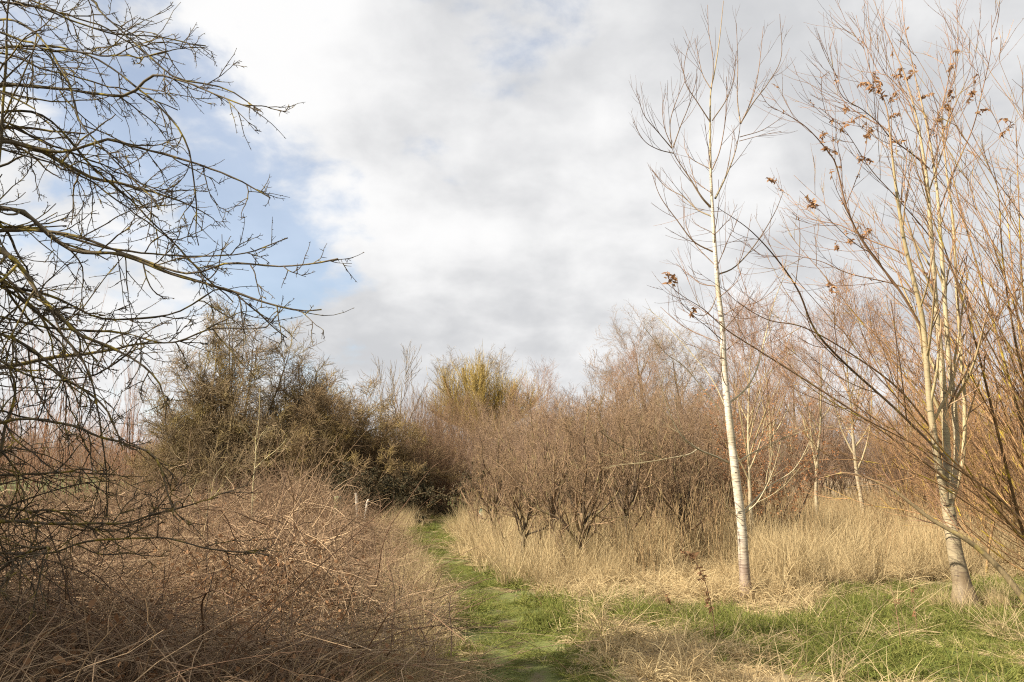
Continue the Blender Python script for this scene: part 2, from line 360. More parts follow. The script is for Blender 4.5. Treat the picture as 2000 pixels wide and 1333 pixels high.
# ------------------------------------------------------------------ scattered ground cover
def scatter(name, pts, rot, scl, variants, rng, label, cat):
    me = bpy.data.meshes.new(name); n = len(pts)
    me.vertices.add(n); me.vertices.foreach_set('co', pts.astype(np.float32).ravel())
    a = me.attributes.new('rot', 'FLOAT_VECTOR', 'POINT'); a.data.foreach_set('vector', rot.astype(np.float32).ravel())
    a = me.attributes.new('scl', 'FLOAT_VECTOR', 'POINT'); a.data.foreach_set('vector', scl.astype(np.float32).ravel())
    a = me.attributes.new('idx', 'INT', 'POINT'); a.data.foreach_set('value', rng.integers(0, len(variants), n).astype(np.int32))
    col = bpy.data.collections.new(name + '_kinds')
    for m in variants: col.objects.link(bpy.data.objects.new(name + '_tuft', m))
    ng = bpy.data.node_groups.new(name, 'GeometryNodeTree')
    ng.interface.new_socket('Geometry', in_out='INPUT', socket_type='NodeSocketGeometry')
    ng.interface.new_socket('Geometry', in_out='OUTPUT', socket_type='NodeSocketGeometry')
    gi = ng.nodes.new('NodeGroupInput'); go = ng.nodes.new('NodeGroupOutput')
    ip = ng.nodes.new('GeometryNodeInstanceOnPoints'); ci = ng.nodes.new('GeometryNodeCollectionInfo')
    ci.inputs['Collection'].default_value = col; ci.inputs['Separate Children'].default_value = True; ci.inputs['Reset Children'].default_value = True
    def na(nm, ty):
        x = ng.nodes.new('GeometryNodeInputNamedAttribute'); x.data_type = ty; x.inputs['Name'].default_value = nm; return x.outputs['Attribute']
    ng.links.new(gi.outputs[0], ip.inputs['Points']); ng.links.new(ci.outputs[0], ip.inputs['Instance'])
    ip.inputs['Pick Instance'].default_value = True
    ng.links.new(na('idx', 'INT'), ip.inputs['Instance Index']); ng.links.new(na('rot', 'FLOAT_VECTOR'), ip.inputs['Rotation']); ng.links.new(na('scl', 'FLOAT_VECTOR'), ip.inputs['Scale'])
    ng.links.new(ip.outputs[0], go.inputs[0])
    o = obj(name, me); md = o.modifiers.new('scatter', 'NODES'); md.node_group = ng
    return tag(o, label, cat, kind='stuff')
def tiles(sp, y0, y1, rng, marg=1.25):
    """jittered grid of patch centres inside (and a little beside) the view"""
    ya = np.arange(y0, y1, sp); w = (1000 / F) * marg * (y1 + 1.0); xa = np.arange(-w, w, sp)
    X, Y = np.meshgrid(xa, ya); X = X + rng.uniform(-.4, .4, X.shape) * sp; Y = Y + rng.uniform(-.4, .4, Y.shape) * sp
    X, Y = X.ravel(), Y.ravel(); k = np.abs(X) < (1000 / F) * marg * (Y + 1.0); return X[k], Y[k]
def patch(rng, ncl, ext, nb, hmin, hmax, wid, common, own, droop, mat, n=4, crad=.04, bias=(0, 0)):
    """a patch of grass: clumps of blades, the blades of a clump leaning together"""
    a = rng.uniform(0, 2 * np.pi, ncl); r = ext * np.sqrt(rng.random(ncl)); C = np.stack([r * np.cos(a), r * np.sin(a)], 1)
    cl = np.repeat(np.arange(ncl), nb); B = len(cl); lean = rng.normal(0, common, (ncl, 2)) + np.array(bias); hf = rng.uniform(.55, 1.2, ncl)
    S = np.zeros((B, 3)); S[:, :2] = C[cl] + rng.normal(0, crad, (B, 2))
    D = nrm(np.concatenate([lean[cl] + rng.normal(0, own, (B, 2)), np.ones((B, 1))], 1))
    P = grow(S, D, rng.uniform(hmin, hmax, B) * hf[cl], n, .13, -droop * rng.uniform(.3, 1.3, B), rng); P[..., 2] = np.maximum(P[..., 2], .003 + .02 * rng.random((B, 1)))
    g = Geo(); g.ribbons(P, wid * rng.uniform(.6, 1.3, B)[:, None] * np.linspace(1, .2, n)[None], rng); return g.mesh('tuft', mat, False)
rng = np.random.default_rng(5)
def place(x, y): return np.stack([x, y, height(x, y)], 1)
def spin(n, tilt): return np.stack([rng.normal(0, tilt, n), rng.normal(0, tilt, n), rng.uniform(0, 6.28, n)], 1)
def sway(n, tilt, half): return np.stack([rng.normal(0, tilt, n), rng.normal(0, tilt, n), rng.uniform(-half, half, n)], 1)
def sc3(s, zmul=1.0): return np.stack([s, s, s * zmul], 1)
def ragged(x, y, f, seed): return np.clip(.5 + .9 * fbm(x, y, f, seed), 0, 1)

# short green grass on the path and in the clearing
V = [patch(rng, 34, .34, 20, .05, .19, .0080, .50, .40, .40, M['grass']) for _ in range(5)]
x, y = tiles(.40, 3.0, 30, rng); off = x - path_x(y); gm = meadow(x, y)
keep = (rng.random(len(x)) < np.clip(gm * 1.35 - .12, 0, .95) * np.where((np.abs(off) < .3) & (y < 11), .8, 1)) & (off > -.6) & (gm > .2)
x, y = x[keep], y[keep]; off = x - path_x(y); s = rng.uniform(.75, 1.2, len(x)); z = s * np.where(np.abs(off) < .42, .30, 1.0) * (.75 + .8 * ragged(x, y, 1.0, 31))
scatter('grass', place(x, y), spin(len(x), .05), np.stack([s, s, z], 1), V, rng, 'short green grass on the path and the clearing', 'grass')
# far meadow beyond the brambles
V = [patch(rng, 30, .9, 26, .10, .28, .016, .3, .4, .4, M['meadow'], crad=.12) for _ in range(3)]
x, y = tiles(1.1, 18, 62, rng, 1.1); keep = (meadow(x, y) > .5) & (x < -6); x, y = x[keep], y[keep]
scatter('meadow_grass', place(x, y), spin(len(x), .03), sc3(rng.uniform(.8, 1.2, len(x))), V, rng, 'olive green meadow grass beyond the brambles', 'grass')

# straw: bleached dead grass, lying and drooping
V = [patch(rng, 13, .38, 22, .18, .52, .0085, .85, .30, .50, M['straw'], 5, .035) for _ in range(6)]
x, y = tiles(.42, 3.0, 32, rng); off = x - path_x(y); gm = meadow(x, y); rg = ragged(x, y, 1.1, 12)
dens = np.where(off > 0, np.where(gm < .45, .95, .30 + .5 * (rg > .62)), np.where(off > -1.6, .9, .45)) * np.where((off > -.62) & (off < .5), np.where((np.abs(off) > .3) & (rg > .5), .5, 0.0), 1)
keep = rng.random(len(x)) < dens; x, y, rg = x[keep], y[keep], rg[keep]; off = x - path_x(y)
s = rng.uniform(.75, 1.15, len(x)); z = s * np.where(np.abs(off) < .6, .25, np.where(meadow(x, y) > .45, .55, .7 + .6 * rg))
scatter('straw_grass', place(x, y), spin(len(x), .06), np.stack([s, s, z], 1), V, rng, 'bleached dead grass along the path and round the birches', 'grass')
# upright tussock straw along the path edge and the right hand bank
V = [patch(rng, 6, .32, 28, .40, .90, .0080, .24, .12, .14, M['straw'], 5, .05) for _ in range(5)]
x, y = tiles(.40, 6, 34, rng, 1.2); off = x - path_x(y)
edge = 10.9 + .5 * fbm(x, y, .6, 7) + 1.0 * np.clip((x - 3) / 4, 0, 1)
dr = np.where(off > 0, np.clip((y - edge) * .8, 0, .85) * (off > .55), np.exp(-((off + 1.15) / .3) ** 2) * .95 * (y > 5.5))
keep = rng.random(len(x)) < dr * np.clip(-.05 + 1.5 * ragged(x, y, 1.1, 13), .12, 1); x, y = x[keep], y[keep]; off = x - path_x(y)
s = rng.uniform(.5, 1.15, len(x))
for bx, by in [tuple(ground_at(1457, 1168)[:2]), tuple(ground_at(1886, 1192)[:2])]:
    aa = rng.uniform(0, 6.28, 9); x = np.append(x, bx + .33 * np.cos(aa)); y = np.append(y, by + .33 * np.sin(aa)); off = np.append(off, np.ones(9)); s = np.append(s, rng.uniform(.3, .5, 9))
scatter('tussock_grass', place(x, y), spin(len(x), .05), sc3(s * np.where(off < 0, .75, 1)), V, rng, 'upright straw coloured tussock grass on the banks of the path', 'grass')
# a few long stems standing in the clearing
V = [patch(rng, 5, .3, 8, .3, .7, .0055, .4, .25, .12, M['straw'], 5, .03) for _ in range(3)]
x, y = tiles(.7, 4, 12, rng); off = x - path_x(y); keep = (off > .7) & (rng.random(len(x)) < .4); x, y = x[keep], y[keep]
scatter('dry_grass_stem', place(x, y), spin(len(x), .05), sc3(rng.uniform(.7, 1.2, len(x))), V, rng, 'thin dry grass stems standing in the green clearing', 'grass')
# tall dry weed stalks on the right
def stalks(rng, k, mat):
    S = np.zeros((k, 3)); S[:, :2] = rng.uniform(-.55, .55, (k, 2)); D = nrm(np.stack([rng.normal(0, .12, k), rng.normal(0, .12, k), np.ones(k)], 1))
    L = rng.uniform(.7, 1.45, k); P = grow(S, D, L, 6, .05, 0.0, rng); R = taper(rng.uniform(.0040, .0075, k), 6, .5)
    g = Geo().tubes(P, R, 3, rng); s2, d2, r2, t2 = spawn(P, R, 4, .45, 1, .3, .7, rng)
    P2 = grow(s2, d2, rng.uniform(.06, .24, len(s2)), 3, .1, .12, rng); g.tubes(P2, taper(r2 * .65, 3, .5), 3, rng); return g.mesh('stalk', mat)
V = [stalks(rng, 26, M['stalk']) for _ in range(6)]
x, y = tiles(.85, 11, 38, rng, 1.15); off = x - path_x(y); edge = 11.7 + .5 * fbm(x, y, .6, 7) + .9 * np.clip((x - 3) / 4, 0, 1)
keep = (off > 2.2) & (y > edge) & (rng.random(len(x)) < (.25 + .75 * ragged(x, y, .5, 14)) * np.clip((off - 1.6) / 2.2, 0, 1)); x, y = x[keep], y[keep]
scatter('weed_stalk', place(x, y), spin(len(x), .04), sc3(rng.uniform(.6, 1.1, len(x))), V, rng, 'tall dry weed stalks standing behind the birch trunks', 'weeds')

# bramble and dead stem tangle left of the path
def bramble_h(x, y):
    off = path_x(y) - x
    h = .32 + .42 * np.clip((off - .9) / 1.6, 0, 1) + .42 * fbm(x, y, 1.15, 21) * np.clip((off - .7) / .8, .35, 1)
    h = h + .50 * np.exp(-(((x + 6.0) / 2.6) ** 2 + ((y - 18.5) / 4.0) ** 2)) + .25 * np.clip((off - 2) / 3, 0, 1) * np.clip((9 - y) / 3, 0, 1)
    return np.clip(h, .2, 1.7)
def tangle(rng, k, mat, cane=False):
    S = np.zeros((k, 3)); S[:, :2] = rng.uniform(-.55, .55, (k, 2)); S[:, 2] = rng.uniform(0, .8, k) * (0 if cane else 1)
    D = nrm(rng.normal(size=(k, 3)) * np.array([1, 1, .5]) + np.array([.1, 0, .4])); g = Geo()
    if cane:
        D = nrm(rng.normal(size=(k, 3)) * np.array([.7, .7, .1]) + np.array([0, 0, 1.0])); L = rng.uniform(1.0, 2.3, k)
        P = grow(S, D, L, 12, .10, -.17 * rng.uniform(.5, 1.4, k), rng); P[..., 2] = np.maximum(P[..., 2], .02); R = taper(rng.uniform(.004, .0085, k), 12, .35)
        g.tubes(P, R, 4, rng); s2, d2, r2, t2 = spawn(P, R, 6, .2, 1, .5, 1.2, rng)
        P2 = grow(s2, d2, rng.uniform(.08, .35, len(s2)), 4, .2, -.1, rng); g.tubes(P2, taper(r2 * .55, 4, .4), 3, rng)
    else:
        L = rng.uniform(.4, 1.2, k); P = grow(S, D, L, 7, .16, -.09, rng); P[..., 2] = np.maximum(P[..., 2], .01); R = taper(rng.uniform(.0024, .0060, k), 7, .4)
        g.tubes(P, R, 3, rng); s2, d2, r2, t2 = spawn(P, R, 3, .2, 1, .4, 1.1, rng)
        P2 = grow(s2, d2, rng.uniform(.06, .26, len(s2)), 3, .2, 0, rng); g.tubes(P2, taper(r2 * .7, 3, .4), 3, rng)
    return g.mesh('tangle', mat)
def leaves_mesh(rng, k, ext, size, mat, zc=.45):
    S = np.stack([rng.uniform(-ext, ext, k), rng.uniform(-ext, ext, k), np.abs(rng.normal(zc, .22, k))], 1)
    D = nrm(rng.normal(size=(k, 3))); P = grow(S, D, rng.uniform(.5, 1.2, k) * size, 4, .45, -.1, rng)
    return Geo().ribbons(P, size * .5 * rng.uniform(.7, 1.2, k)[:, None] * np.array([.25, 1, .9, .1])[None], rng).mesh('leaf', mat, False)
x, y = tiles(.62, 2.6, 31, rng, 1.3); off = path_x(y) - x
keep = (off > 1.18 + .15 * fbm(x, y, 1.5, 22)) & (meadow(x, y) < .55) & (np.hypot(x, y) > 3.2) & ((y < 22) | (x > -9)) & ((y < 19.3) | (x < -5.6)); x, y = x[keep], y[keep]; hb = bramble_h(x, y)
rg = ragged(x, y, .55, 23); front = np.clip((9.5 - y) / 3, 0, 1)
V = [tangle(rng, 170, M['tangle']) for _ in range(6)]
k2 = rng.random(len(x)) < np.clip(.95 - .5 * rg + .5 * front, 0, 1); n = k2.sum()
scatter('bramble_tangle', place(x[k2], y[k2]), spin(n, .08), np.stack([rng.uniform(.85, 1.15, n)] * 2 + [hb[k2] * rng.uniform(.55, 1.35, n)], 1), V, rng, 'tangled mass of dead stems and brambles left of the path', 'brambles')
V = [tangle(rng, 12, M['cane'], True) for _ in range(7)]
k3 = rng.random(len(x)) < .6 + .4 * front; n = k3.sum()
scatter('bramble_cane', place(x[k3], y[k3]), spin(n, .12), np.stack([rng.uniform(.8, 1.2, n)] * 2 + [np.clip(hb[k3] * 1.0, .35, 1.25) * rng.uniform(.7, 1.15, n)], 1), V, rng, 'reddish arching bramble canes left of the path', 'brambles')
V = [patch(rng, 9, .42, 26, .45, 1.10, .0095, .55, .14, .18, M['dull_straw'], 6, .06, (.22, 0)) for _ in range(6)]
k4 = rng.random(len(x)) < np.clip(.12 + .95 * rg + .55 * np.clip(2.4 - (path_x(y) - x), 0, 1) - .35 * front, 0, 1); n = k4.sum()
scatter('dead_grass_in_brambles', place(x[k4], y[k4]), sway(n, .08, .9), np.stack([rng.uniform(.85, 1.15, n)] * 2 + [np.clip(hb[k4] * 1.15, .4, 1.4) * rng.uniform(.5, 1.15, n) * np.where(y[k4] > 14, .72, 1)], 1), V, rng, 'pale dead grass growing up through the brambles', 'grass')
V = [leaves_mesh(rng, 110, .5, .065, M['dead_leaf']) for _ in range(3)]
k5 = rng.random(len(x)) < .55; n = k5.sum()
scatter('bramble_leaf', place(x[k5], y[k5]), spin(n, .1), np.stack([np.ones(n)] * 2 + [hb[k5]], 1), V, rng, 'withered brown leaves caught in the brambles', 'leaves')

V = [stalks(rng, 5, M['dark_weed']) for _ in range(5)]
k6 = rng.random(len(x)) < .34; n = k6.sum()
scatter('dark_weed', place(x[k6], y[k6]), spin(n, .12), np.stack([np.ones(n)] * 2 + [np.clip(hb[k6] * 1.15, .4, 1.25)], 1), V, rng, 'dark dead weed stems standing up out of the brambles', 'weeds')

# ------------------------------------------------------------------ near trees, branch by branch
def px_line(pts, n, r0, r1, y0, y1, base):
    """hand laid branch: photo pixels with depth running from y0 to y1; radii in metres; local to base"""
    p = np.array([at(a, b_, y0 + (y1 - y0) * i / (len(pts) - 1)) for i, (a, b_) in enumerate(pts)])
    return spline(p, n) - base, r0 + (r1 - r0) * np.linspace(0, 1, n) ** 0.8
def spray(P, R, rng, levels):
    """side twigs of one branch as one Geo.  levels: (k, t0, t1, a0, a1, len0, len1, n, wob, trop, rratio, rmin, sides)"""
    g = Geo(); PP, RR = P[None], R[None]; tips = []
    for (k, t0, t1, a0, a1, l0, l1, n, wob, trop, rr, rm, sd) in levels:
        s_, d_, r_, t_ = spawn(PP, RR, k, t0, t1, a0, a1, rng)
        L = rng.uniform(l0, l1, len(s_)) * (1.15 - 0.85 * t_)
        PP = grow(s_, d_, L, n, wob, trop, rng); r_ = np.maximum(r_ * rr, rm); RR = taper(r_, n, .45)
        g.tubes(PP, RR, sd, rng); tips.append(PP)
    return g, tips
def twigged_limb(root, P, R, rng, mat, levels, sides=6, name='limb'):
    g, tips = spray(P, R, rng, levels); g.tubes(P, R, sides, rng)
    return obj(name, g.mesh(name, mat), root), tips
def leaf_cluster(root, c, rng, k, size, mat, ext=0.06):
    core = grow(c[None], nrm(rng.normal(size=(1, 3)) + np.array([[0, 0, 1.0]])), ext * 3.2, 6, .3, 0, rng); g = Geo().tubes(core, np.full((1, 6), .0028), 3, rng)
    S = lerp_at(np.repeat(core, k, 0), rng.random(k)); D = nrm(rng.normal(size=(k, 3)) * np.array([1, 1, .6]) + np.array([0, 0, -.35]))
    P = grow(S, D, rng.uniform(.7, 1.3, k) * size, 4, .4, -.15, rng)
    return obj('leaf_cluster', g.ribbons(P, size * .42 * rng.uniform(.7, 1.2, k)[:, None] * np.array([.15, 1, .8, .1])[None], rng).mesh('leaf_cluster', mat, False), root)

# --- hawthorn whose branches hang in from the left edge
rng = np.random.default_rng(11)
base = np.array([-4.75, 5.3, 0.0]); base[2] = height(base[0], base[1])
haw = thing('hawthorn_tree', base, 'near bare hawthorn reaching in from the left edge with long drooping dark branches', 'tree')
tr = np.array([[0, 0, -.1], [.06, .02, .6], [0, .1, 1.4], [.12, .05, 2.2], [.05, 0, 3.0], [.15, -.05, 3.9], [.1, .05, 4.8], [.25, .1, 5.6]])
obj('trunk', Geo().tubes(spline(tr, 24), np.interp(np.linspace(0, 1, 24), [0, .1, .5, 1], [.16, .12, .09, .02]), 10, rng).mesh('trunk', M['haw_near']), haw)
HL = [  # photo pixels of the branches in view, start radius, depth start, depth end
 ([(-330, 300), (-120, 190), (0, 165), (130, 175), (245, 187), (300, 150), (370, 165), (430, 190), (510, 218)], .019, 5.3, 4.9),
 ([(-330, 400), (-100, 290), (0, 275), (120, 295), (210, 270), (245, 282), (350, 310), (450, 345), (527, 386)], .021, 5.3, 5.4),
 ([(-330, 480), (-100, 400), (0, 405), (50, 415), (90, 450), (150, 490), (240, 495), (330, 530), (430, 560), (560, 600), (628, 605)], .026, 5.3, 5.0),
 ([(-330, 520), (-100, 440), (0, 440), (100, 450), (200, 480), (320, 495), (420, 498), (500, 488), (562, 465)], .015, 5.3, 5.8),
 ([(-330, 640), (-100, 470), (0, 490), (45, 525), (80, 580), (110, 610), (160, 660), (230, 690), (300, 740), (325, 800)], .030, 5.3, 4.7),
 ([(-330, 560), (-60, 460), (120, 455), (250, 495), (370, 535), (450, 515), (560, 518), (660, 506)], .014, 5.3, 4.8),
 ([(-330, 250), (-120, 20), (60, 12), (150, 40), (230, 68), (310, 72), (402, 90)], .014, 5.3, 5.6),
 ([(-330, 220), (-100, -160), (150, -20), (190, 20), (240, 65), (300, 120), (350, 155), (440, 172), (505, 215)], .014, 5.3, 5.1),
 ([(-330, 600), (-40, 430), (-5, 340), (8, 250), (15, 130), (22, 0), (60, -130)], .018, 5.3, 5.0),
 ([(-330, 800), (-100, 640), (0, 655), (70, 690), (120, 735), (200, 800), (240, 880)], .018, 5.3, 4.9),
 ([(-330, 640), (-60, 650), (0, 700), (60, 730), (120, 741), (190, 735), (230, 715), (282, 678)], .008, 5.3, 4.5),
 ([(-330, 900), (-100, 840), (0, 825), (60, 815), (150, 830), (200, 850), (260, 868), (310, 890), (335, 960), (352, 1020)], .013, 5.3, 4.8),
 ([(-330, 960), (-100, 950), (0, 935), (80, 930), (130, 928), (175, 922), (215, 940)], .013, 5.3, 5.3),
 ([(-330, 1100), (-100, 1030), (0, 1021), (60, 1020), (130, 1025), (250, 1022), (330, 1000), (425, 972)], .016, 5.3, 5.0),
 ([(-330, 1080), (-60, 1080), (90, 1082), (170, 1060), (240, 1055), (330, 1055), (420, 1078), (525, 1086)], .010, 5.3, 5.2),
 ([(-330, 1150), (-40, 960), (20, 830), (40, 760), (25, 700), (60, 640), (140, 600)], .016, 5.3, 5.5),
 ([(-330, 720), (-60, 560), (60, 600), (160, 700), (190, 800), (205, 900), (208, 1010)], .014, 5.3, 5.8),
 ([(-330, 650), (-80, 560), (80, 570), (200, 620), (330, 610), (430, 560), (480, 590), (560, 660)], .012, 5.3, 5.6),
 ([(-330, 700), (-60, 620), (100, 640), (230, 650), (330, 670), (420, 640), (520, 640)], .011, 5.3, 5.0),
 ([(-330, 350), (-60, 240), (80, 230), (180, 330), (260, 400), (330, 470), (400, 545), (455, 590)], .012, 5.3, 5.9),
 ([(-330, 330), (-60, 120), (60, 90), (180, 110), (270, 170), (360, 260), (388, 380), (388, 480)], .011, 5.3, 5.4),
 ([(-330, 200), (-60, 60), (40, 50), (120, 150), (150, 240), (230, 330), (310, 410)], .011, 5.3, 4.6),
]
LV = [(13, .16, 1, .40, 1.1, .35, 1.10, 11, .13, -.012, .55, .0046, 4), (4, .10, 1, .4, 1.1, .10, .38, 6, .13, 0, .62, .0036, 3), (5, .04, 1, .6, 1.4, .014, .055, 3, .25, 0, .9, .0028, 3)]
for k, (pts, r0, y0, y1) in enumerate(HL):
    P, R = px_line(pts, 40, r0 * 1.12, .0044, y0, y1, base)
    P[4:-1] += np.cumsum(rng.normal(0, .004, (35, 3)), 0) * .7
    R = R * (1 + .12 * rng.normal(size=40))
    twigged_limb(haw, P, np.maximum(R, .0036), rng, M['haw_near'], LV)
for k in range(16):      # the rest of its crown, mostly outside the picture
    z0 = rng.uniform(1.2, 4.8); a = rng.uniform(2.0, 5.6) if k < 11 else rng.uniform(-1.2, 1.0)
    d = nrm(np.array([[math.cos(a), math.sin(a), rng.uniform(.2, .7)]])); P = grow(np.array([[.08, .03, z0]]), d, rng.uniform(1.8, 3.2), 26, .12, -.035, rng)[0]
    twigged_limb(haw, P, taper(.03, 26, .12)[0], rng, M['haw_near'], LV)
for k in range(10):      # more drooping limbs within the picture
    u, v_ = rng.uniform(120, 430), rng.uniform(-40, 1000) ; v0 = v_ * .75 + rng.uniform(-120, 60); yy = rng.uniform(4.6, 6.2)
    P, R = px_line([(-330, v0 + 120), (-120, v0 - 60), (u * .35, v0 - 20 + .2 * (v_ - v0)), (u * .7, v0 + .55 * (v_ - v0)), (u, v_)], 34, rng.uniform(.010, .016), .0042, 5.3, yy, base)
    P[3:] += np.cumsum(rng.normal(0, .012, (31, 3)), 0); twigged_limb(haw, P, np.maximum(R, .0038), rng, M['haw_near'], LV)
for k in range(3):       # low twiggy growth at the left edge
    p0 = at(rng.uniform(-250, -40), rng.uniform(900, 1150), 5.2) - base; a = rng.uniform(-.6, .9)
    P = grow(p0[None], nrm(np.array([[math.cos(a), math.sin(a) * .7, rng.uniform(-.1, .7)]])), rng.uniform(1.0, 1.9), 24, .16, -.02, rng)[0]
    twigged_limb(haw, P, taper(.011, 24, .25)[0], rng, M['haw_near'], LV)

# --- the birch beside the path
rng = np.random.default_rng(21)
BY = ground_at(1457, 1168)[1]; base = ground_at(1457, 1168); base[2] = height(base[0], base[1]) - .03
birch = thing('birch_tree', base, 'slender young birch with white banded trunk standing alone in the straw grass', 'tree')
K = BY / F
tp = [(1458, 1180), (1453, 1100), (1448, 1020), (1437, 930), (1430, 870), (1420, 780), (1413, 700), (1411, 640), (1402, 560), (1394, 450), (1390, 380), (1388, 330), (1387, 260), (1388, 180), (1394, 150), (1405, 80), (1413, 2)]
P, _ = px_line(tp, 70, 1, 1, BY, BY + .15, base)
hh = np.linspace(0, 1, 70)
R = K * np.interp(hh, [0, .03, .12, .25, .4, .55, .7, .8, .9, 1], [21, 10.4, 8.8, 7.4, 5.6, 4.0, 2.5, 1.6, 1.1, .7])
obj('trunk', Geo().tubes(P, R, 14, rng).mesh('trunk', M['birch']), birch)
BL = [
 ([(1425, 905), (1398, 892), (1365, 878), (1330, 850), (1305, 800), (1289, 742)], 3.6, -.5),
 ([(1365, 876), (1345, 888), (1310, 895), (1270, 902), (1190, 911)], 2.4, -.9), ([(1297, 897), (1265, 884), (1215, 873), (1170, 842)], 1.8, -.8),
 ([(1437, 905), (1475, 882), (1530, 857), (1608, 828)], 2.6, .5), ([(1448, 1008), (1480, 980), (1508, 925), (1526, 862)], 3.0, -.5),
 ([(1449, 1003), (1500, 952), (1550, 918), (1578, 870), (1590, 838)], 3.0, .6), ([(1447, 1016), (1417, 990), (1390, 965)], 2.4, -.3),
 ([(1420, 790), (1455, 762), (1478, 722), (1494, 660), (1512, 590), (1540, 520)], 3.4, .4), ([(1417, 795), (1390, 740), (1350, 690), (1305, 640), (1268, 604)], 2.2, .3),
 ([(1405, 800), (1340, 720), (1300, 690), (1258, 640)], 1.8, -.6), ([(1410, 672), (1370, 655), (1330, 635), (1290, 600)], 1.8, .5),
 ([(1392, 492), (1355, 472), (1322, 430), (1290, 385), (1274, 342)], 3.0, -.3), ([(1390, 423), (1362, 410), (1335, 385), (1300, 365), (1273, 332)], 3.0, .4),
 ([(1388, 405), (1370, 385), (1345, 345), (1320, 308), (1312, 288)], 4.0, -.3), ([(1312, 290), (1285, 258), (1258, 225), (1243, 178)], 2.0, -.5),
 ([(1316, 300), (1285, 292), (1258, 275), (1236, 238)], 1.8, -.1), ([(1312, 288), (1309, 240), (1322, 195), (1345, 143)], 2.0, -.2), ([(1314, 290), (1330, 245), (1345, 208), (1362, 150)], 2.0, -.5),
 ([(1312, 286), (1298, 250), (1294, 210), (1300, 182)], 1.6, -.3), ([(1397, 388), (1420, 340), (1435, 300), (1443, 265), (1446, 240)], 3.8, .3), ([(1446, 242), (1472, 200), (1502, 160), (1526, 110), (1523, 28)], 2.4, .5),
 ([(1447, 242), (1470, 190), (1482, 135), (1491, 52)], 2.2, .2), ([(1446, 240), (1440, 190), (1441, 120), (1438, 45)], 2.2, .4), ([(1445, 268), (1490, 254), (1530, 228)], 1.6, .7), ([(1444, 276), (1490, 264), (1526, 257)], 1.3, .1),
 ([(1386, 237), (1362, 200), (1340, 165), (1336, 130), (1347, 80)], 2.2, -.3), ([(1387, 172), (1372, 145), (1364, 110), (1357, 75)], 1.8, .2), ([(1391, 236), (1418, 196), (1433, 155), (1438, 100)], 2.0, -.2),
 ([(1391, 332), (1407, 290), (1419, 215), (1419, 150)], 2.2, -.4), ([(1390, 172), (1393, 120), (1384, 60), (1382, 10)], 1.5, .1), ([(1386, 330), (1350, 310), (1338, 290), (1336, 265)], 1.6, .4),
 ([(1401, 537), (1435, 522), (1475, 478), (1512, 418), (1530, 375)], 3.0, .4), ([(1398, 520), (1360, 480), (1340, 440), (1336, 400)], 1.6, .5), ([(1404, 560), (1370, 555), (1350, 540), (1320, 515)], 1.8, .3),
 ([(1408, 620), (1440, 600), (1480, 590), (1520, 560)], 1.8, -.4), ([(1412, 690), (1450, 660), (1500, 640)], 1.8, -.2), ([(1403, 570), (1385, 610), (1360, 615), (1330, 590), (1322, 540)], 1.6, -.4),
]
BV = [(5, .15, .95, .25, .65, .35, .95, 9, .04, .065, .6, .0030, 3), (2, .15, .9, .3, .7, .12, .4, 5, .05, .06, .7, .0024, 3)]
for pts, w, dy in BL:
    P, R = px_line(pts, 22, K * w * .62, K * .5, BY + .1, BY + .1 + dy, base)
    twigged_limb(birch, P, R, rng, M['birch_low'] if pts[0][1] > 760 or pts[0][0] < 1380 and pts[0][1] > 800 else M['birch_twig'], BV if w > 1.7 else BV[:1], 6, 'branch')
for k in range(14):
    t = rng.uniform(.30, .72); i = int(t * 69); a = rng.uniform(0, 6.28)
    pt = spline(np.array([at(u, v_, BY) for u, v_ in tp]), 70)[i] - base
    P = grow(pt[None], nrm(np.array([[math.cos(a), math.sin(a), .55]])), rng.uniform(.5, 1.1), 14, .05, .03, rng)[0]
    twigged_limb(birch, P, taper(K * 1.0, 14, .4)[0], rng, M['birch_twig'], BV[:1], 5, 'branch')

# --- the forked birch on the right
rng = np.random.default_rng(31)
RYd = ground_at(1886, 1192)[1]; base = ground_at(1886, 1192); base[2] = height(base[0], base[1]) - .03; K2 = RYd / F
rb = thing('forked_birch_tree', base, 'larger multi-stemmed birch at right with withered leaf tufts in its crown', 'tree')
def stem(pts, w, dy0, dy1, n=50, sides=12, name='stem'):
    P, _ = px_line(pts, n, 1, 1, RYd + dy0, RYd + dy1, base); R = K2 * .5 * (.66 if len(w) > 5 or w[0] < 15 else 1) * np.interp(np.linspace(0, 1, n), np.linspace(0, 1, len(w)), w)
    return P, R
P, R = stem([(1888, 1200), (1880, 1145), (1866, 1080), (1855, 1010), (1848, 970)], [62, 33, 27, 25, 22], 0, .05, 24, 16)
obj('trunk', Geo().tubes(P, R, 18, rng).mesh('trunk', M['birch2']), rb)
RV = [(10, .10, 1, .3, .85, .6, 1.7, 10, .045, .065, .55, .0040, 4), (3, .12, .95, .3, .7, .25, .8, 7, .05, .06, .65, .0030, 3), (3, .1, 1, .5, 1.1, .012, .03, 3, .1, 0, .9, .0026, 3)]
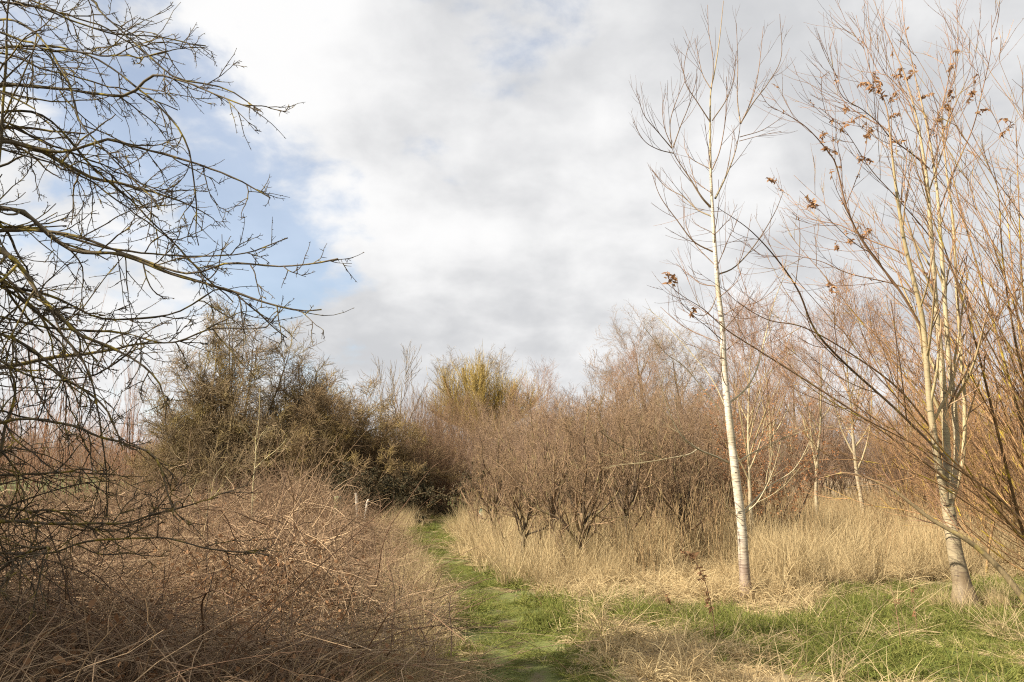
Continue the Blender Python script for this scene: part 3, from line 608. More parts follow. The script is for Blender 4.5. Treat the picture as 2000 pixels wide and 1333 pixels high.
ST = [
 ([(1848, 985), (1835, 920), (1824, 850), (1815, 780), (1805, 650), (1795, 590), (1777, 518), (1763, 455), (1748, 352), (1739, 270), (1730, 205), (1700, 140), (1672, 30)], [22, 20, 17, 15, 12, 10, 7, 4, 2, 1], 0, -.5),
 ([(1852, 975), (1850, 900), (1845, 800), (1838, 700), (1832, 640), (1825, 560), (1818, 450), (1812, 370), (1806, 320), (1790, 230), (1768, 150), (1756, 120), (1730, 60), (1702, -10)], [24, 21, 18, 16, 14, 11, 8, 5, 3, 1], 0, .2),
 ([(1862, 960), (1869, 880), (1862, 780), (1852, 690), (1846, 600), (1838, 480), (1830, 370), (1815, 270), (1795, 180), (1785, 140), (1765, 40), (1762, -20)], [18, 17, 15, 13, 10, 7, 5, 3, 1.2], .1, .7),
 ([(1858, 985), (1880, 900), (1884, 800), (1878, 700), (1868, 560), (1860, 420), (1848, 330), (1840, 220), (1855, 140), (1858, 60)], [14, 12, 10, 9, 7, 5, 3, 1.2], .2, 1.1),
 ([(1815, 330), (1780, 300), (1740, 270), (1715, 240), (1685, 215), (1640, 180), (1618, 85)], [6, 5, 4, 3, 1.5], 0, -.6),
 ([(1810, 320), (1760, 285), (1728, 250), (1700, 235), (1650, 200), (1618, 140)], [5, 4, 3, 1.4], .2, .5),
 ([(1822, 470), (1790, 430), (1745, 380), (1700, 330), (1650, 255), (1600, 210)], [5, 4, 3, 1.4], .1, -.9),
 ([(1788, 240), (1770, 190), (1735, 150), (1715, 140), (1690, 90), (1647, 55)], [5, 4, 3, 1.3], 0, .6),
 ([(1807, 330), (1815, 270), (1835, 220), (1855, 180), (1870, 120), (1868, 0)], [5, 4, 3, 1.3], .1, .3),
 ([(1820, 330), (1842, 260), (1868, 200), (1890, 150), (1912, 80)], [5, 4, 3, 1.3], .2, -.3),
 ([(1830, 420), (1870, 320), (1900, 250), (1918, 180), (1935, 100), (1937, 30)], [6, 5, 3.5, 1.3], .1, -.5),
 ([(1800, 640), (1755, 565), (1690, 480), (1655, 410), (1635, 330), (1620, 300), (1570, 245), (1500, 205)], [11, 9, 8, 6, 4, 1.5], 0, -1.2),
 ([(1852, 900), (1750, 800), (1650, 710), (1592, 645), (1560, 570), (1520, 510), (1465, 450), (1400, 405)], [11, 10, 9, 7, 5, 2], -.1, -1.6),
 ([(1855, 940), (1720, 840), (1600, 760), (1490, 690), (1420, 645), (1375, 605), (1335, 580), (1304, 555)], [9, 8, 7, 6, 4, 1.6], -.1, -1.3),
 ([(1842, 870), (1760, 765), (1660, 690), (1570, 640), (1500, 625), (1440, 590), (1412, 560)], [9, 8, 6, 4, 1.6], .2, -1.9),
 ([(1825, 560), (1770, 500), (1700, 470), (1640, 440), (1580, 425), (1540, 380)], [7, 6, 5, 3, 1.4], .1, .9),
 ([(1815, 600), (1760, 560), (1660, 535), (1600, 510), (1540, 500), (1480, 505)], [6, 5, 4, 2.5, 1.4], .1, .4),
 ([(1850, 800), (1900, 700), (1960, 600), (2020, 520), (2080, 430)], [9, 8, 6, 4, 2], .1, -.6),
]
ends = []
for j, (pts, w, a0, a1) in enumerate(ST):
    P, R = stem(pts, w, a0, a1); R = R * (1 if w[0] > 12 else .72); lo, tips = twigged_limb(rb, P, np.maximum(R, .0028), rng, M['birch2'] if w[0] > 12 else M['limb'], RV, 10 if w[0] > 12 else 6, 'stem' if w[0] > 12 else 'limb')
    ends.append((P, tips))
LCL = [(1700, 160), (1720, 165), (1730, 190), (1733, 200), (1757, 125), (1784, 135), (1770, 150), (1860, 135), (1868, 105), (1855, 200), (1860, 215), (1893, 195), (1840, 230), (1640, 252), (1682, 228), (1650, 220), (1695, 285), (1680, 310), (1795, 195), (1725, 175), (1300, 560), (1312, 568), (1347, 615), (1595, 390), (1602, 385), (1690, 465), (1655, 470), (1640, 500), (1960, 290), (1935, 230), (1765, 275), (1760, 215), (1715, 178), (1580, 305), (1572, 300), (1535, 345), (1640, 575), (1970, 245)]
allp = np.concatenate([e[0] for e in ends] + [t.reshape(-1, 3) for e in ends for t in e[1][:1]]) + base
rel = allp - np.array([0, 0, EYE]); dep = rel[:, 1] * cP + rel[:, 2] * sP; pu = 1000 + F * rel[:, 0] / dep; pv = 666.5 - F * (-rel[:, 1] * sP + rel[:, 2] * cP) / dep
for (u, v_) in LCL:     # hang each tuft on the nearest twig
    i = np.argmin((pu - u) ** 2 + (pv - v_) ** 2); leaf_cluster(rb, allp[i] - base, rng, int(rng.integers(12, 28)), .062, M['dead_leaf'], .055)
for i in rng.choice(np.where((pv < 640) & (pv > 60) & (pu > 1480) & (pu < 2000))[0], 60):    # single withered leaves and pairs
    leaf_cluster(rb, allp[i] - base, rng, int(rng.integers(2, 6)), .05, M['dead_leaf'], .03)

# --- golden lichened shrub at the right edge
rng = np.random.default_rng(41)
gb = at(2080, 1130, 10.6); gb[2] = height(gb[0], gb[1])
hz = thing('hazel_shrub', gb, 'dense orange-brown shrub with yellow lichen leaning in from the right edge', 'shrub')
GV = [(11, .12, 1, .25, .75, .6, 1.7, 10, .05, .05, .55, .0042, 4), (4, .1, .95, .3, .8, .2, .7, 6, .07, .05, .65, .0031, 3), (3, .1, 1, .5, 1.1, .012, .035, 3, .1, 0, .9, .0027, 3)]
GL = [([(2010, 1080), (1950, 850), (1900, 650), (1850, 500), (1812, 400), (1770, 260)], 13), ([(2040, 1000), (1965, 720), (1920, 560), (1880, 420), (1850, 300), (1840, 230)], 15), ([(2060, 1080), (1990, 900), (1900, 780), (1800, 700), (1700, 600)], 12),
      ([(2070, 1120), (1980, 1000), (1860, 910), (1750, 850), (1600, 770), (1520, 690)], 11), ([(2060, 1000), (1990, 700), (1960, 520), (1950, 380), (1930, 290)], 15), ([(2080, 1000), (2010, 760), (1985, 600), (1970, 450), (1955, 330)], 14),
      ([(2080, 1130), (2000, 1060), (1900, 990), (1800, 930), (1680, 900), (1560, 900)], 9), ([(2080, 1150), (1980, 1105), (1880, 1035), (1780, 1000), (1690, 985), (1610, 950)], 9), ([(2080, 1100), (1950, 980), (1840, 880), (1740, 760), (1680, 640), (1660, 520)], 11),
      ([(2090, 1050), (2030, 800), (2000, 600), (1990, 400), (1985, 250)], 14), ([(2070, 1060), (1930, 800), (1850, 650), (1790, 560), (1760, 470)], 11), ([(2090, 1100), (1980, 860), (1930, 700), (1870, 560), (1880, 430)], 12),
      ([(2080, 1140), (1960, 1010), (1880, 900), (1840, 800), (1790, 690), (1720, 620)], 9), ([(2070, 900), (1995, 640), (1940, 480), (1900, 380), (1905, 290)], 12)]
for j, (pts, w) in enumerate(GL):
    p = [tuple(gb + rng.normal(0, .12, 3) * np.array([1, 1, 0]))] + [tuple(at(u, v_, (9.2 if j in (3, 6, 7) else 10.6) + rng.uniform(-.1, .1) + (i + 1) * (-.16 if j % 3 == 0 else .12 if j % 3 == 1 else .3))) for i, (u, v_) in enumerate(pts)]
    P = spline(np.array(p), 44) - gb; R = 10.0 / F * .30 * w * (1 - .88 * np.linspace(0, 1, 44))
    twigged_limb(hz, P, np.maximum(R, .003), rng, M['gold'], GV, 7, 'stem')
for k in range(10):
    a = rng.uniform(-1.0, 1.6); d = nrm(np.array([[math.cos(a) * .45, math.sin(a) * .5, 1.0]])); P = grow(np.array([[0, 0, 0.0]]) + rng.normal(0, .15, (1, 3)) * np.array([1, 1, 0]), d, rng.uniform(3.5, 5), 34, .05, .02, rng)[0]
    twigged_limb(hz, P, taper(.02, 34, .12)[0], rng, M['gold'], GV, 7, 'stem')
for k in range(46):
    u, v_ = (rng.uniform(1500, 2010), rng.uniform(300, 850)) if k % 2 else (rng.uniform(1640, 2020), rng.uniform(60, 420)); yy = rng.uniform(9.9, 12.5) if k % 3 else rng.uniform(8.2, 9.4); e = at(u, v_, yy) - gb; m = e * .5 + np.array([.25 * abs(e[2]) * rng.uniform(.3, 1.0), 0, -.12 * e[2]])
    P = spline(np.array([rng.normal(0, .15, 3) * np.array([1, 1, 0]), m, e]), 36); P[2:] += np.cumsum(np.cumsum(rng.normal(0, .0035, (34, 3)), 0), 0) * .5 + np.cumsum(rng.normal(0, .008, (34, 3)), 0)
    twigged_limb(hz, P, taper(rng.uniform(.008, .015), 36, .2)[0], rng, M['gold'], GV, 6, 'stem')
# leaning grey stem lying out of the same corner
lean = thing('leaning_stem', at(2030, 1215, 8.9) * np.array([1, 1, 0]), 'pale leaning stem slanting up leftwards across the foot of the forked birch', 'branch')
lb = np.array(lean.location); P = spline(np.array([at(2030, 1215, 8.9), at(1995, 1165, 8.9), at(1960, 1120, 8.95), at(1920, 1080, 9.0), at(1880, 1050, 9.0), at(1815, 1012, 9.1), at(1740, 955, 9.2), at(1660, 925, 9.3), at(1600, 935, 9.4)]), 44) - lb
g, _ = spray(P, 8.9 / F * .5 * np.linspace(13, 2.5, 44), rng, [(12, .3, 1, .3, .9, .3, 1.0, 8, .08, .04, .35, .003, 4), (5, .2, 1, .3, .9, .1, .4, 5, .1, .03, .6, .002, 3)])
g.tubes(P, 8.9 / F * .5 * np.linspace(13, 2.5, 44), 9, rng); obj('stem', g.mesh('stem', M['limb']), lean)

# ------------------------------------------------------------------ bush and tree kinds for the middle and far distance
def bush_parts(seed, H, nst, spread, mat, lv, r0=.03, wob=.07, trop=.03, root=.25, leafmat=None, nleaf=0, leafsz=.05, dome=None):
    rng = np.random.default_rng(seed); S = np.zeros((nst, 3)); S[:, :2] = rng.normal(0, root, (nst, 2)); S[:, 2] = -.05
    a = rng.uniform(0, 6.28, nst); sp = spread * np.sqrt(rng.random(nst)); D = np.stack([np.sin(sp) * np.cos(a), np.sin(sp) * np.sin(a), np.cos(sp)], 1)
    L = H * rng.uniform(.7, 1.05, nst) / np.maximum(np.cos(sp * .8), .6)
    if dome:
        sp = spread * rng.random(nst) ** .75; D = np.stack([np.sin(sp) * np.cos(a), np.sin(sp) * np.sin(a), np.cos(sp)], 1)
        L = rng.uniform(.80, .98, nst) / np.sqrt((np.cos(sp) / H) ** 2 + (np.sin(sp) / dome) ** 2)
    P = grow(S, D, L, 12, wob, trop, rng); R = taper(rng.uniform(.6, 1.2, nst) * r0, 12, .12)
    me1 = Geo().tubes(P, R, 5, rng).mesh('stem_cluster', mat); g = Geo(); PP, RR = P, R
    for (k, t0, t1, a0, a1, l0, l1, n, wb, tp_, rr, rm) in lv:
        s_, d_, r_, t_ = spawn(PP, RR, k, t0, t1, a0, a1, rng); PP = grow(s_, d_, rng.uniform(l0, l1, len(s_)) * H * (1.2 - .6 * t_), n, wb, tp_, rng)
        PP[..., 2] = np.maximum(PP[..., 2], .02); RR = taper(np.maximum(r_ * rr, rm), n, .5); g.tubes(PP, RR, 3, rng)
    parts = [('stem_cluster', me1), ('crown', g.mesh('crown', mat))]
    if leafmat:
        q = PP.reshape(-1, 3); c = q[rng.integers(0, len(q), nleaf)]; Pl = grow(c, nrm(rng.normal(size=(nleaf, 3))), rng.uniform(.6, 1.2, nleaf) * leafsz, 3, .4, -.2, rng)
        parts.append(('foliage', Geo().ribbons(Pl, leafsz * .6 * np.ones((nleaf, 1)) * np.array([.3, 1, .15])[None], rng).mesh('foliage', leafmat, False)))
    return parts
def tree_parts(seed, H, mat, fork=.3, nl=9, spread=.7, lv=None, r0=.16, wob=.06, trop=.06, trunkmat=None, lean=0.0):
    rng = np.random.default_rng(seed); n = 16; P = grow(np.array([[0, 0, -.1]]), nrm(np.array([[lean, 0, 1.0]])), H * .95, n, .04, .05, rng); R = taper(r0, n, .06)
    me1 = Geo().tubes(P, R, 8, rng).mesh('trunk', trunkmat or mat)
    s_, d_, r_, t_ = spawn(P, R, nl, fork, .97, spread * .6, spread, rng); L = H * rng.uniform(.38, .6, nl) * (1.15 - .75 * t_)
    PL = grow(s_, d_, L, 10, wob, trop, rng); RL = taper(r_ * .6, 10, .12); g = Geo().tubes(PL, RL, 5, rng); PP = np.concatenate([PL]); RR = RL
    for (k, t0, t1, a0, a1, l0, l1, nn, wb, tp_, rr, rm) in lv:
        s_, d_, r_, t_ = spawn(PP, RR, k, t0, t1, a0, a1, rng); PP = grow(s_, d_, rng.uniform(l0, l1, len(s_)) * H * (1.2 - .6 * t_), nn, wb, tp_, rng)
        RR = taper(np.maximum(r_ * rr, rm), nn, .5); g.tubes(PP, RR, 3, rng)
    return [('trunk', me1), ('crown', g.mesh('crown', mat))]
def put(parts, name, loc, label, cat, group=None, rz=0.0, sc=1.0):
    t = thing(name, loc, label, cat, group, rz, sc)
    for nm, me in parts: obj(nm, me, t)
    return t
def floor_at(px, Y):
    x = (px - 1000) / F * (Y * cP + 0) ; p = at(px, 925, Y); return (float(p[0]), float(p[1]), float(height(p[0], p[1])))

dense = [(12, .12, 1, .35, 1.0, .16, .34, 6, .13, .03, .5, .008), (11, .1, 1, .4, 1.1, .07, .16, 4, .16, .03, .5, .0065), (8, .1, 1, .4, 1.2, .025, .07, 3, .2, .02, .6, .0055)]
HAWP = bush_parts(101, 7.2, 36, 1.05, M['haw'], [(12, .28, 1, .35, 1.1, .11, .22, 6, .14, .05, .5, .010), (10, .1, 1, .4, 1.1, .055, .12, 4, .17, .03, .5, .008), (6, .1, 1, .4, 1.2, .02, .06, 3, .2, .02, .6, .0065)], .06, .075, .03, .35, dome=3.3)
HAWG = bush_parts(102, 5.4, 28, 1.2, M['haw_gold'], [(12, .22, 1, .35, 1.1, .11, .22, 6, .14, .02, .5, .008), (10, .1, 1, .4, 1.1, .06, .13, 4, .17, .02, .5, .0065), (6, .1, 1, .4, 1.2, .025, .06, 3, .2, .02, .6, .0055)], .045, .09, .02, .5, dome=3.2)
IVY = bush_parts(103, 2.6, 12, 1.2, M['haw'], [(8, .15, 1, .35, 1.0, .18, .36, 6, .13, .03, .5, .006), (6, .1, 1, .4, 1.1, .07, .16, 4, .16, .03, .5, .0045), (4, .1, 1, .4, 1.2, .03, .08, 3, .2, .02, .6, .004)], .02, .12, -.02, .6, M['dark_leaf'], 15000, .07)
thick = [(9, .15, 1, .25, .8, .16, .34, 6, .10, .05, .5, .0045), (7, .1, 1, .3, .9, .07, .16, 5, .13, .04, .55, .0034), (5, .1, 1, .3, 1.0, .025, .07, 3, .18, .03, .6, .0028)]
BLK = [bush_parts(110 + k, 3.8, 20, .55, M['purple'], thick, .024, .09, .03, .55) for k in range(2)]
TAN = [bush_parts(114 + k, 4.2, 18, .5, M['tan'], thick, .03, .08, .03, .5) for k in range(2)]
OSI = bush_parts(120, 4.6, 110, .42, M['osier'], [(6, .2, 1, .1, .35, .12, .3, 5, .05, .04, .6, .004), (4, .2, 1, .15, .5, .05, .14, 3, .06, .04, .6, .003)], .012, .03, .01, .45)
SHO = bush_parts(121, 7.0, 26, .40, M['red'], [(5, .25, 1, .08, .35, .15, .35, 6, .03, .05, .6, .0045), (4, .2, 1, .1, .4, .05, .14, 3, .05, .05, .6, .0032)], .022, .025, .02, .7)
REDB = bush_parts(122, 4.6, 18, .6, M['red'], thick, .016, .06, .03, .8)
BEE = bush_parts(123, 3.2, 10, .6, M['tan'], thick, .022, .08, .02, .25, M['beech_leaf'], 2600, .055)
oaklv = [(10, .15, 1, .4, 1.0, .12, .28, 7, .12, .03, .5, .008), (9, .1, 1, .4, 1.0, .05, .12, 5, .16, .03, .5, .005), (6, .1, 1, .4, 1.1, .02, .05, 3, .2, .02, .6, .004)]
OAK = tree_parts(130, 9.5, M['tan'], .25, 12, 1.0, oaklv, .2)
GRY = tree_parts(131, 10.5, M['grey'], .35, 11, .75, [(8, .15, 1, .4, 1.0, .12, .28, 6, .1, .04, .5, .012), (7, .1, 1, .4, 1.0, .05, .12, 4, .14, .04, .5, .009), (4, .1, 1, .4, 1.0, .02, .05, 3, .2, .02, .6, .008)], .18)
ashlv = [(5, .25, 1, .25, .5, .12, .3, 7, .05, .06, .55, .022), (4, .25, 1, .3, .6, .04, .10, 4, .08, .05, .6, .015)]
ASH = tree_parts(132, 10.5, M['grey'], .35, 7, .45, ashlv, .15, .04, .05)
birlv = [(8, .2, 1, .3, .8, .10, .24, 6, .07, .04, .5, .005), (6, .15, 1, .3, .8, .04, .10, 4, .1, .02, .6, .0034), (3, .2, 1, .4, .9, .02, .04, 3, .1, 0, .6, .003)]
SMB = [tree_parts(140 + k, 7.0, M['birch2'], .28, 16, .75, birlv, .075, .06, .06) for k in range(2)]

put(HAWP, 'hawthorn_bush', floor_at(468, 28), 'tall round-headed hawthorn with many upright dark stems, left of the path', 'bush', sc=1.1)
put(HAWP, 'hawthorn_bush', floor_at(405, 30), 'leafless hawthorn hidden behind the left half of the tall round-headed one', 'bush', rz=4.0, sc=(.85, .85, .82))
put(HAWP, 'hawthorn_bush', floor_at(590, 30), 'darker hawthorn close against the right flank of the tall round-headed one', 'bush', rz=2.1, sc=(.95, .95, .84))
put(HAWG, 'hawthorn_bush', floor_at(668, 30), 'olive-gold hawthorn with mossy twigs overhanging the dark undergrowth', 'bush', rz=.8, sc=(1.12, 1.12, 1.10))
put(HAWG, 'hawthorn_bush', floor_at(618, 28.5), 'olive hawthorn filling the gap beside the tall round-headed one', 'bush', rz=1.9, sc=(.95, .95, .95))
put(HAWG, 'hawthorn_bush', floor_at(745, 30), 'low olive hawthorn sloping down towards the path end', 'bush', rz=5.0, sc=(.95, .95, .80))
put(HAWG, 'hawthorn_bush', floor_at(330, 27), 'low straggling hawthorn at the left foot of the tall round-headed one', 'bush', rz=3.2, sc=(.72, .72, .62))
put(HAWG, 'hawthorn_bush', floor_at(668, 38), 'pale tan crown rising behind the olive-gold hawthorn', 'bush', rz=4.4, sc=(.7, .7, 1.08))
for px_, Y, s, lab in ((748, 27.5, .95, 'dark leafy bramble bank beside the far end of the path'), (690, 26, .85, 'dark leafy bramble bank behind the broken fence posts'), (792, 29, .55, 'dark leafy undergrowth nearest the dark gap in the hedge'), (610, 26, .7, 'dark leafy undergrowth below the tall hawthorn')):
    put(IVY, 'bramble_bush', floor_at(px_, Y), lab, 'bush', rz=px_, sc=s)
for px_, Y, s, lab in ((838, 33, 1.0, 'brown osier clump in the middle of the osiers ending the path'), (868, 35, 1.1, 'tallest brown osier clump, just left of the dark gap'), (815, 36, 1.05, 'leftmost brown osier clump at the end of the path'), (925, 38, 1.0, 'rightmost brown osier clump, right of the dark gap'), (850, 31, .72, 'short brown osier clump standing in front of the taller osiers')):
    put(OSI, 'osier_bush', floor_at(px_, Y), lab, 'bush', 'osiers at the end of the path', rz=px_, sc=s)
put(ASH, 'ash_tree', floor_at(772, 60), 'bare tree with forked upright limbs against the sky above the olive-gold hawthorn', 'tree', rz=.4, sc=(.95, .95, .90))
put(ASH, 'ash_tree', floor_at(738, 64), 'thinner bare tree just left of the forked upright one', 'tree', rz=2.2, sc=(.7, .7, .86))
put(GRY, 'grey_tree', floor_at(856, 75), 'rounded grey tree far behind, left of the pollard willow', 'tree', rz=.3, sc=1.06)
put(GRY, 'grey_tree', floor_at(990, 72), 'rounded grey tree showing above the right shoulder of the pollard willow', 'tree', rz=2.9, sc=1.05)

# pollard willow
rng = np.random.default_rng(61); wl = floor_at(945, 55)
wt = thing('pollard_willow', wl, 'golden pollard willow with sawn-off limb stumps above its shoots', 'tree', sc=(1.15, 1.15, 1.06))
obj('trunk', Geo().tubes(spline(np.array([[0, 0, -.1], [.05, 0, 1.2], [-.05, .05, 2.6], [0, 0, 3.6]]), 12), np.linspace(.42, .34, 12), 12, rng).mesh('trunk', M['willow']), wt)
arms = [((-1.35, 8.4), .085), ((-.12, 8.55), .12), ((-.55, 8.0), .07), ((-2.5, 7.8), .075), ((1.9, 7.2), .12), ((3.2, 6.4), .10), ((.9, 6.8), .10), ((-3.2, 5.6), .09), ((2.4, 5.4), .09), ((-1.8, 5.8), .09)]
sp = []
for (ax_, az), r in arms:
    P = spline(np.array([[0, 0, 3.2], [ax_ * .35, rng.normal(0, .4), 4.4], [ax_ * .75, rng.normal(0, .5), 4.4 + (az - 4.4) * .5], [ax_, rng.normal(0, .6), az]]), 14); R = np.linspace(r * 1.6, r, 14)
    a_ = obj('limb', Geo().tubes(P, R, 8, rng).mesh('limb', M['limb']), wt)
    obj('sawn_end', Geo().tubes(np.array([P[-1], P[-1] + .03 * nrm(P[-1] - P[-2]), P[-1] + .035 * nrm(P[-1] - P[-2])]), np.array([r, r * .98, .003]), 8, rng).mesh('sawn_end', M['pale']), a_); sp.append((P, R))
PP = np.array([s[0] for s in sp]); RR = np.array([s[1] for s in sp]); s_, d_, r_, t_ = spawn(PP, RR, 120, .05, .84, .3, 1.2, rng); d_ = nrm(d_ + np.array([0, 0, .6]))
PS = grow(s_, d_, rng.uniform(1.0, 2.3, len(s_)), 7, .05, .07, rng); RS = taper(np.full(len(s_), .014), 7, .4); g = Geo().tubes(PS, RS, 3, rng)
s2, d2, r2, t2 = spawn(PS, RS, 6, .15, 1, .2, .6, rng); g.tubes(grow(s2, d2, rng.uniform(.25, .8, len(s2)), 4, .07, .05, rng), taper(np.full(len(s2), .009), 4, .5), 3, rng)
obj('crown', g.mesh('crown', M['willow']), wt)
for px_, Y, lab in ((880, 48, 'small golden willow bush left of and below the pollard'), (1010, 47, 'small golden willow bush right of and below the pollard'), (940, 46, 'small golden willow bush directly below the pollard')):
    put(bush_parts(int(px_), 4.8, 26, .55, M['willow'], [(7, .2, 1, .15, .6, .12, .3, 5, .07, .04, .6, .006), (6, .2, 1, .2, .7, .05, .12, 3, .1, .04, .6, .005)], .02, .05, .02, .8), 'willow_bush', floor_at(px_, Y), lab, 'bush')

# thicket right of the path
rng = np.random.default_rng(71)
TH = [(965, 30, .95, 'b'), (1000, 27, .85, 'b'), (1040, 25, .9, 't'), (1085, 22, .85, 'b'), (1130, 20, .8, 't'), (1180, 21, .9, 'b'), (1235, 19, .85, 't'), (1290, 20, .9, 'b'), (1345, 21, .9, 't'), (1010, 36, 1.1, 't'), (1075, 33, 1.1, 'b'), (1140, 31, 1.1, 't'), (1205, 30, 1.15, 'b'), (1270, 29, 1.1, 't'), (1335, 31, 1.2, 'b'), (1400, 28, 1.15, 't'), (1060, 42, 1.25, 't'), (1160, 41, 1.3, 'b'), (1240, 40, 1.35, 't'), (1320, 42, 1.4, 'b'), (1410, 38, 1.3, 't'), (1480, 34, 1.2, 'b'), (1110, 27, 1.0, 'b'), (1520, 40, 1.35, 't'), (1580, 36, 1.25, 'b'), (1640, 41, 1.4, 't'), (1700, 37, 1.3, 'b'), (1760, 42, 1.4, 't'), (1820, 36, 1.3, 'b'), (1880, 40, 1.4, 't'), (1940, 35, 1.3, 'b'), (2000, 40, 1.4, 't'), (2060, 36, 1.3, 'b'), (1790, 26, .95, 'b'), (1960, 22, .95, 't'), (1890, 19, .8, 'b'), (2060, 20, 1.0, 'b')]
ORD = ['leftmost', 'second', 'third', 'fourth', 'fifth', 'sixth', 'seventh', 'eighth', 'ninth', 'tenth', 'eleventh', 'twelfth', 'thirteenth', 'fourteenth', 'fifteenth']
rank = {}
for px_, Y, s, k in sorted(TH):          # count along each row from the left
    row = ('front' if Y < 24 else 'middle' if Y < 35.5 else 'back', px_ >= 1450); rank.setdefault(row, []).append((px_, Y))
for px_, Y, s, k in TH:
    right = px_ >= 1450; row = ('front' if Y < 24 else 'middle' if Y < 35.5 else 'back', right); o_ = rank[row].index((px_, Y))
    who = 'purple-brown blackthorn' if k == 'b' else 'tan twiggy bush'
    where = (ORD[o_] if o_ == 0 else ORD[o_] + ' from left') + ', ' + row[0] + ' row of thicket ' + ('behind the birches' if right else 'beside the path')
    put((BLK if k == 'b' else TAN)[int(rng.integers(0, 2))], 'blackthorn_bush' if k == 'b' else 'twiggy_bush', floor_at(px_, Y), who + ', ' + where, 'bush', 'thicket behind the birches' if right else 'thicket beside the path', rz=float(rng.uniform(0, 6.28)), sc=s * float(rng.uniform(.92, 1.08)))
for px_, Y, s, lab in ((1270, 47, 1.0, 'broad oak-like crown highest above the thicket'), (1345, 50, .98, 'oak-like crown just right of the highest one above the thicket'), (1205, 58, .95, 'thin oak-like crown left of the highest one above the thicket'), (1430, 52, .95, 'oak-like crown behind the lone slender birch'), (1560, 55, .95, 'oak-like crown in the gap between the two near birches')):
    put(OAK, 'oak_tree', floor_at(px_, Y), lab, 'tree', rz=px_, sc=s)
for px_, Y, s, v_, lab in ((1462, 17, .72, 0, 'slim birch standing close behind the lone slender birch'), (1684, 23.5, .95, 1, 'pale straight birch between the two near birches'), (1592, 24, .85, 0, 'brownish birch left of the pale straight one'), (1770, 30, 1.0, 1, 'distant birch right of the pale straight one'), (1500, 26, .95, 1, 'distant birch seen right of the lone slender birch'), (1940, 27, 1.0, 0, 'distant birch behind the golden shrub'), (1045, 30, .72, 0, 'whitish pole birch standing in the left of the thicket'), (1235, 29, .8, 1, 'whitish pole birch standing in the middle of the thicket')):
    put(SMB[v_], 'birch_sapling', floor_at(px_, Y), lab, 'tree', rz=px_, sc=s)
HAZ = bush_parts(150, 4.4, 14, .55, M['gold'], thick, .02, .06, .02, .5)
for px_, Y, s, lab in ((1985, 12.5, 1.0, 'orange-brown hazel clump behind the forked birch at the right edge'), (1905, 15.5, .7, 'orange-brown hazel clump further back, left of the right edge one'), (1790, 19, .85, 'small orange-brown hazel clump between the pale birch and the forked birch')):
    put(HAZ, 'hazel_bush', floor_at(px_, Y), lab, 'bush', rz=px_ * .1, sc=s)
put(BEE, 'beech_bush', floor_at(1490, 18.5), 'young beech bush keeping its orange dead leaves, behind the slender birch', 'bush')
put(BEE, 'beech_bush', floor_at(1400, 21), 'smaller orange-leaved beech bush left of the slender birch trunk', 'bush', rz=2.0, sc=.75)

# front blackthorns, each branch built
rng = np.random.default_rng(81)
TV = [(9, .15, 1, .35, 1.0, .3, .8, 8, .13, .05, .55, .003, 4), (8, .1, 1, .4, 1.0, .12, .38, 6, .15, .05, .6, .0024, 3), (6, .1, 1, .4, 1.1, .04, .14, 3, .2, .03, .8, .002, 3)]
def thorn_parts(seed):
    rng = np.random.default_rng(seed); P = spline(np.array([[0, 0, -.05], [.03, 0, .3], [-.03, .02, .65], [.0, 0, .9]]), 14)
    parts = [('trunk', Geo().tubes(P, np.linspace(.055, .042, 14), 8, rng).mesh('trunk', M['thorn']))]
    for j in range(13):
        a = j * 2.4 + rng.uniform(-.4, .4); d = nrm(np.array([[math.cos(a), math.sin(a), rng.uniform(.6, 2.4)]])); P = grow(np.array([[0, 0, rng.uniform(.3, .9)]]), d, rng.uniform(1.4, 2.4), 22, .14, .07, rng)[0]; R = taper(.026, 22, .15)[0]
        g, _ = spray(P, R, rng, TV); g.tubes(P, R, 5, rng); parts.append(('limb', g.mesh('limb', M['thorn'])))
    for j in range(6):       # thin stems from the root
        a = rng.uniform(0, 6.28); P = grow(np.array([[.3 * math.cos(a), .3 * math.sin(a), -.03]]), nrm(np.array([[.3 * math.cos(a), .3 * math.sin(a), 1.0]])), rng.uniform(1.2, 2.4), 18, .09, .04, rng)[0]; R = taper(.013, 18, .25)[0]
        g, _ = spray(P, R, rng, TV[:2]); g.tubes(P, R, 5, rng); parts.append(('stem', g.mesh('stem', M['thorn'])))
    return parts
TV = [(8, .2, 1, .35, 1.0, .3, .8, 8, .12, .05, .55, .0036, 4), (6, .1, 1, .4, 1.0, .12, .38, 5, .15, .05, .6, .003, 3), (4, .1, 1, .4, 1.1, .04, .14, 3, .2, .03, .8, .0026, 3)]
THN = [thorn_parts(82), thorn_parts(83)]
for px_, py_, k, rz, sc_, lab in ((1140, 1118, 0, 0, 1.0, 'crooked thorn shrub with a short dark trunk in front of the thicket'), (1228, 1098, 1, 1.0, .95, 'second thorn shrub, just right of the crooked one'),
        (1022, 1110, 1, 2.6, .72, 'small thin-stemmed thorn shrub nearest the path'), (1335, 1088, 0, 4.0, .92, 'thorn shrub between the second one and the slender birch'),
        (965, 1070, 0, 1.3, .85, 'thorn shrub overhanging the right edge of the path at its bend'), (1080, 1085, 1, 5.0, .95, 'thorn shrub behind and left of the crooked one'), (1290, 1068, 1, 3.6, 1.05, 'taller thorn shrub set back behind the second one'), (1395, 1068, 0, 2.2, .9, 'thorn shrub just left of and behind the slender birch')):
    c = ground_at(px_, py_); put(THN[k], 'thorn_shrub', (float(c[0]), float(c[1]), float(height(c[0], c[1]))), lab, 'shrub', rz=rz, sc=(sc_, sc_, sc_ * (1.22 if px_ in (1228, 1080, 1395, 965) else 1.06)))

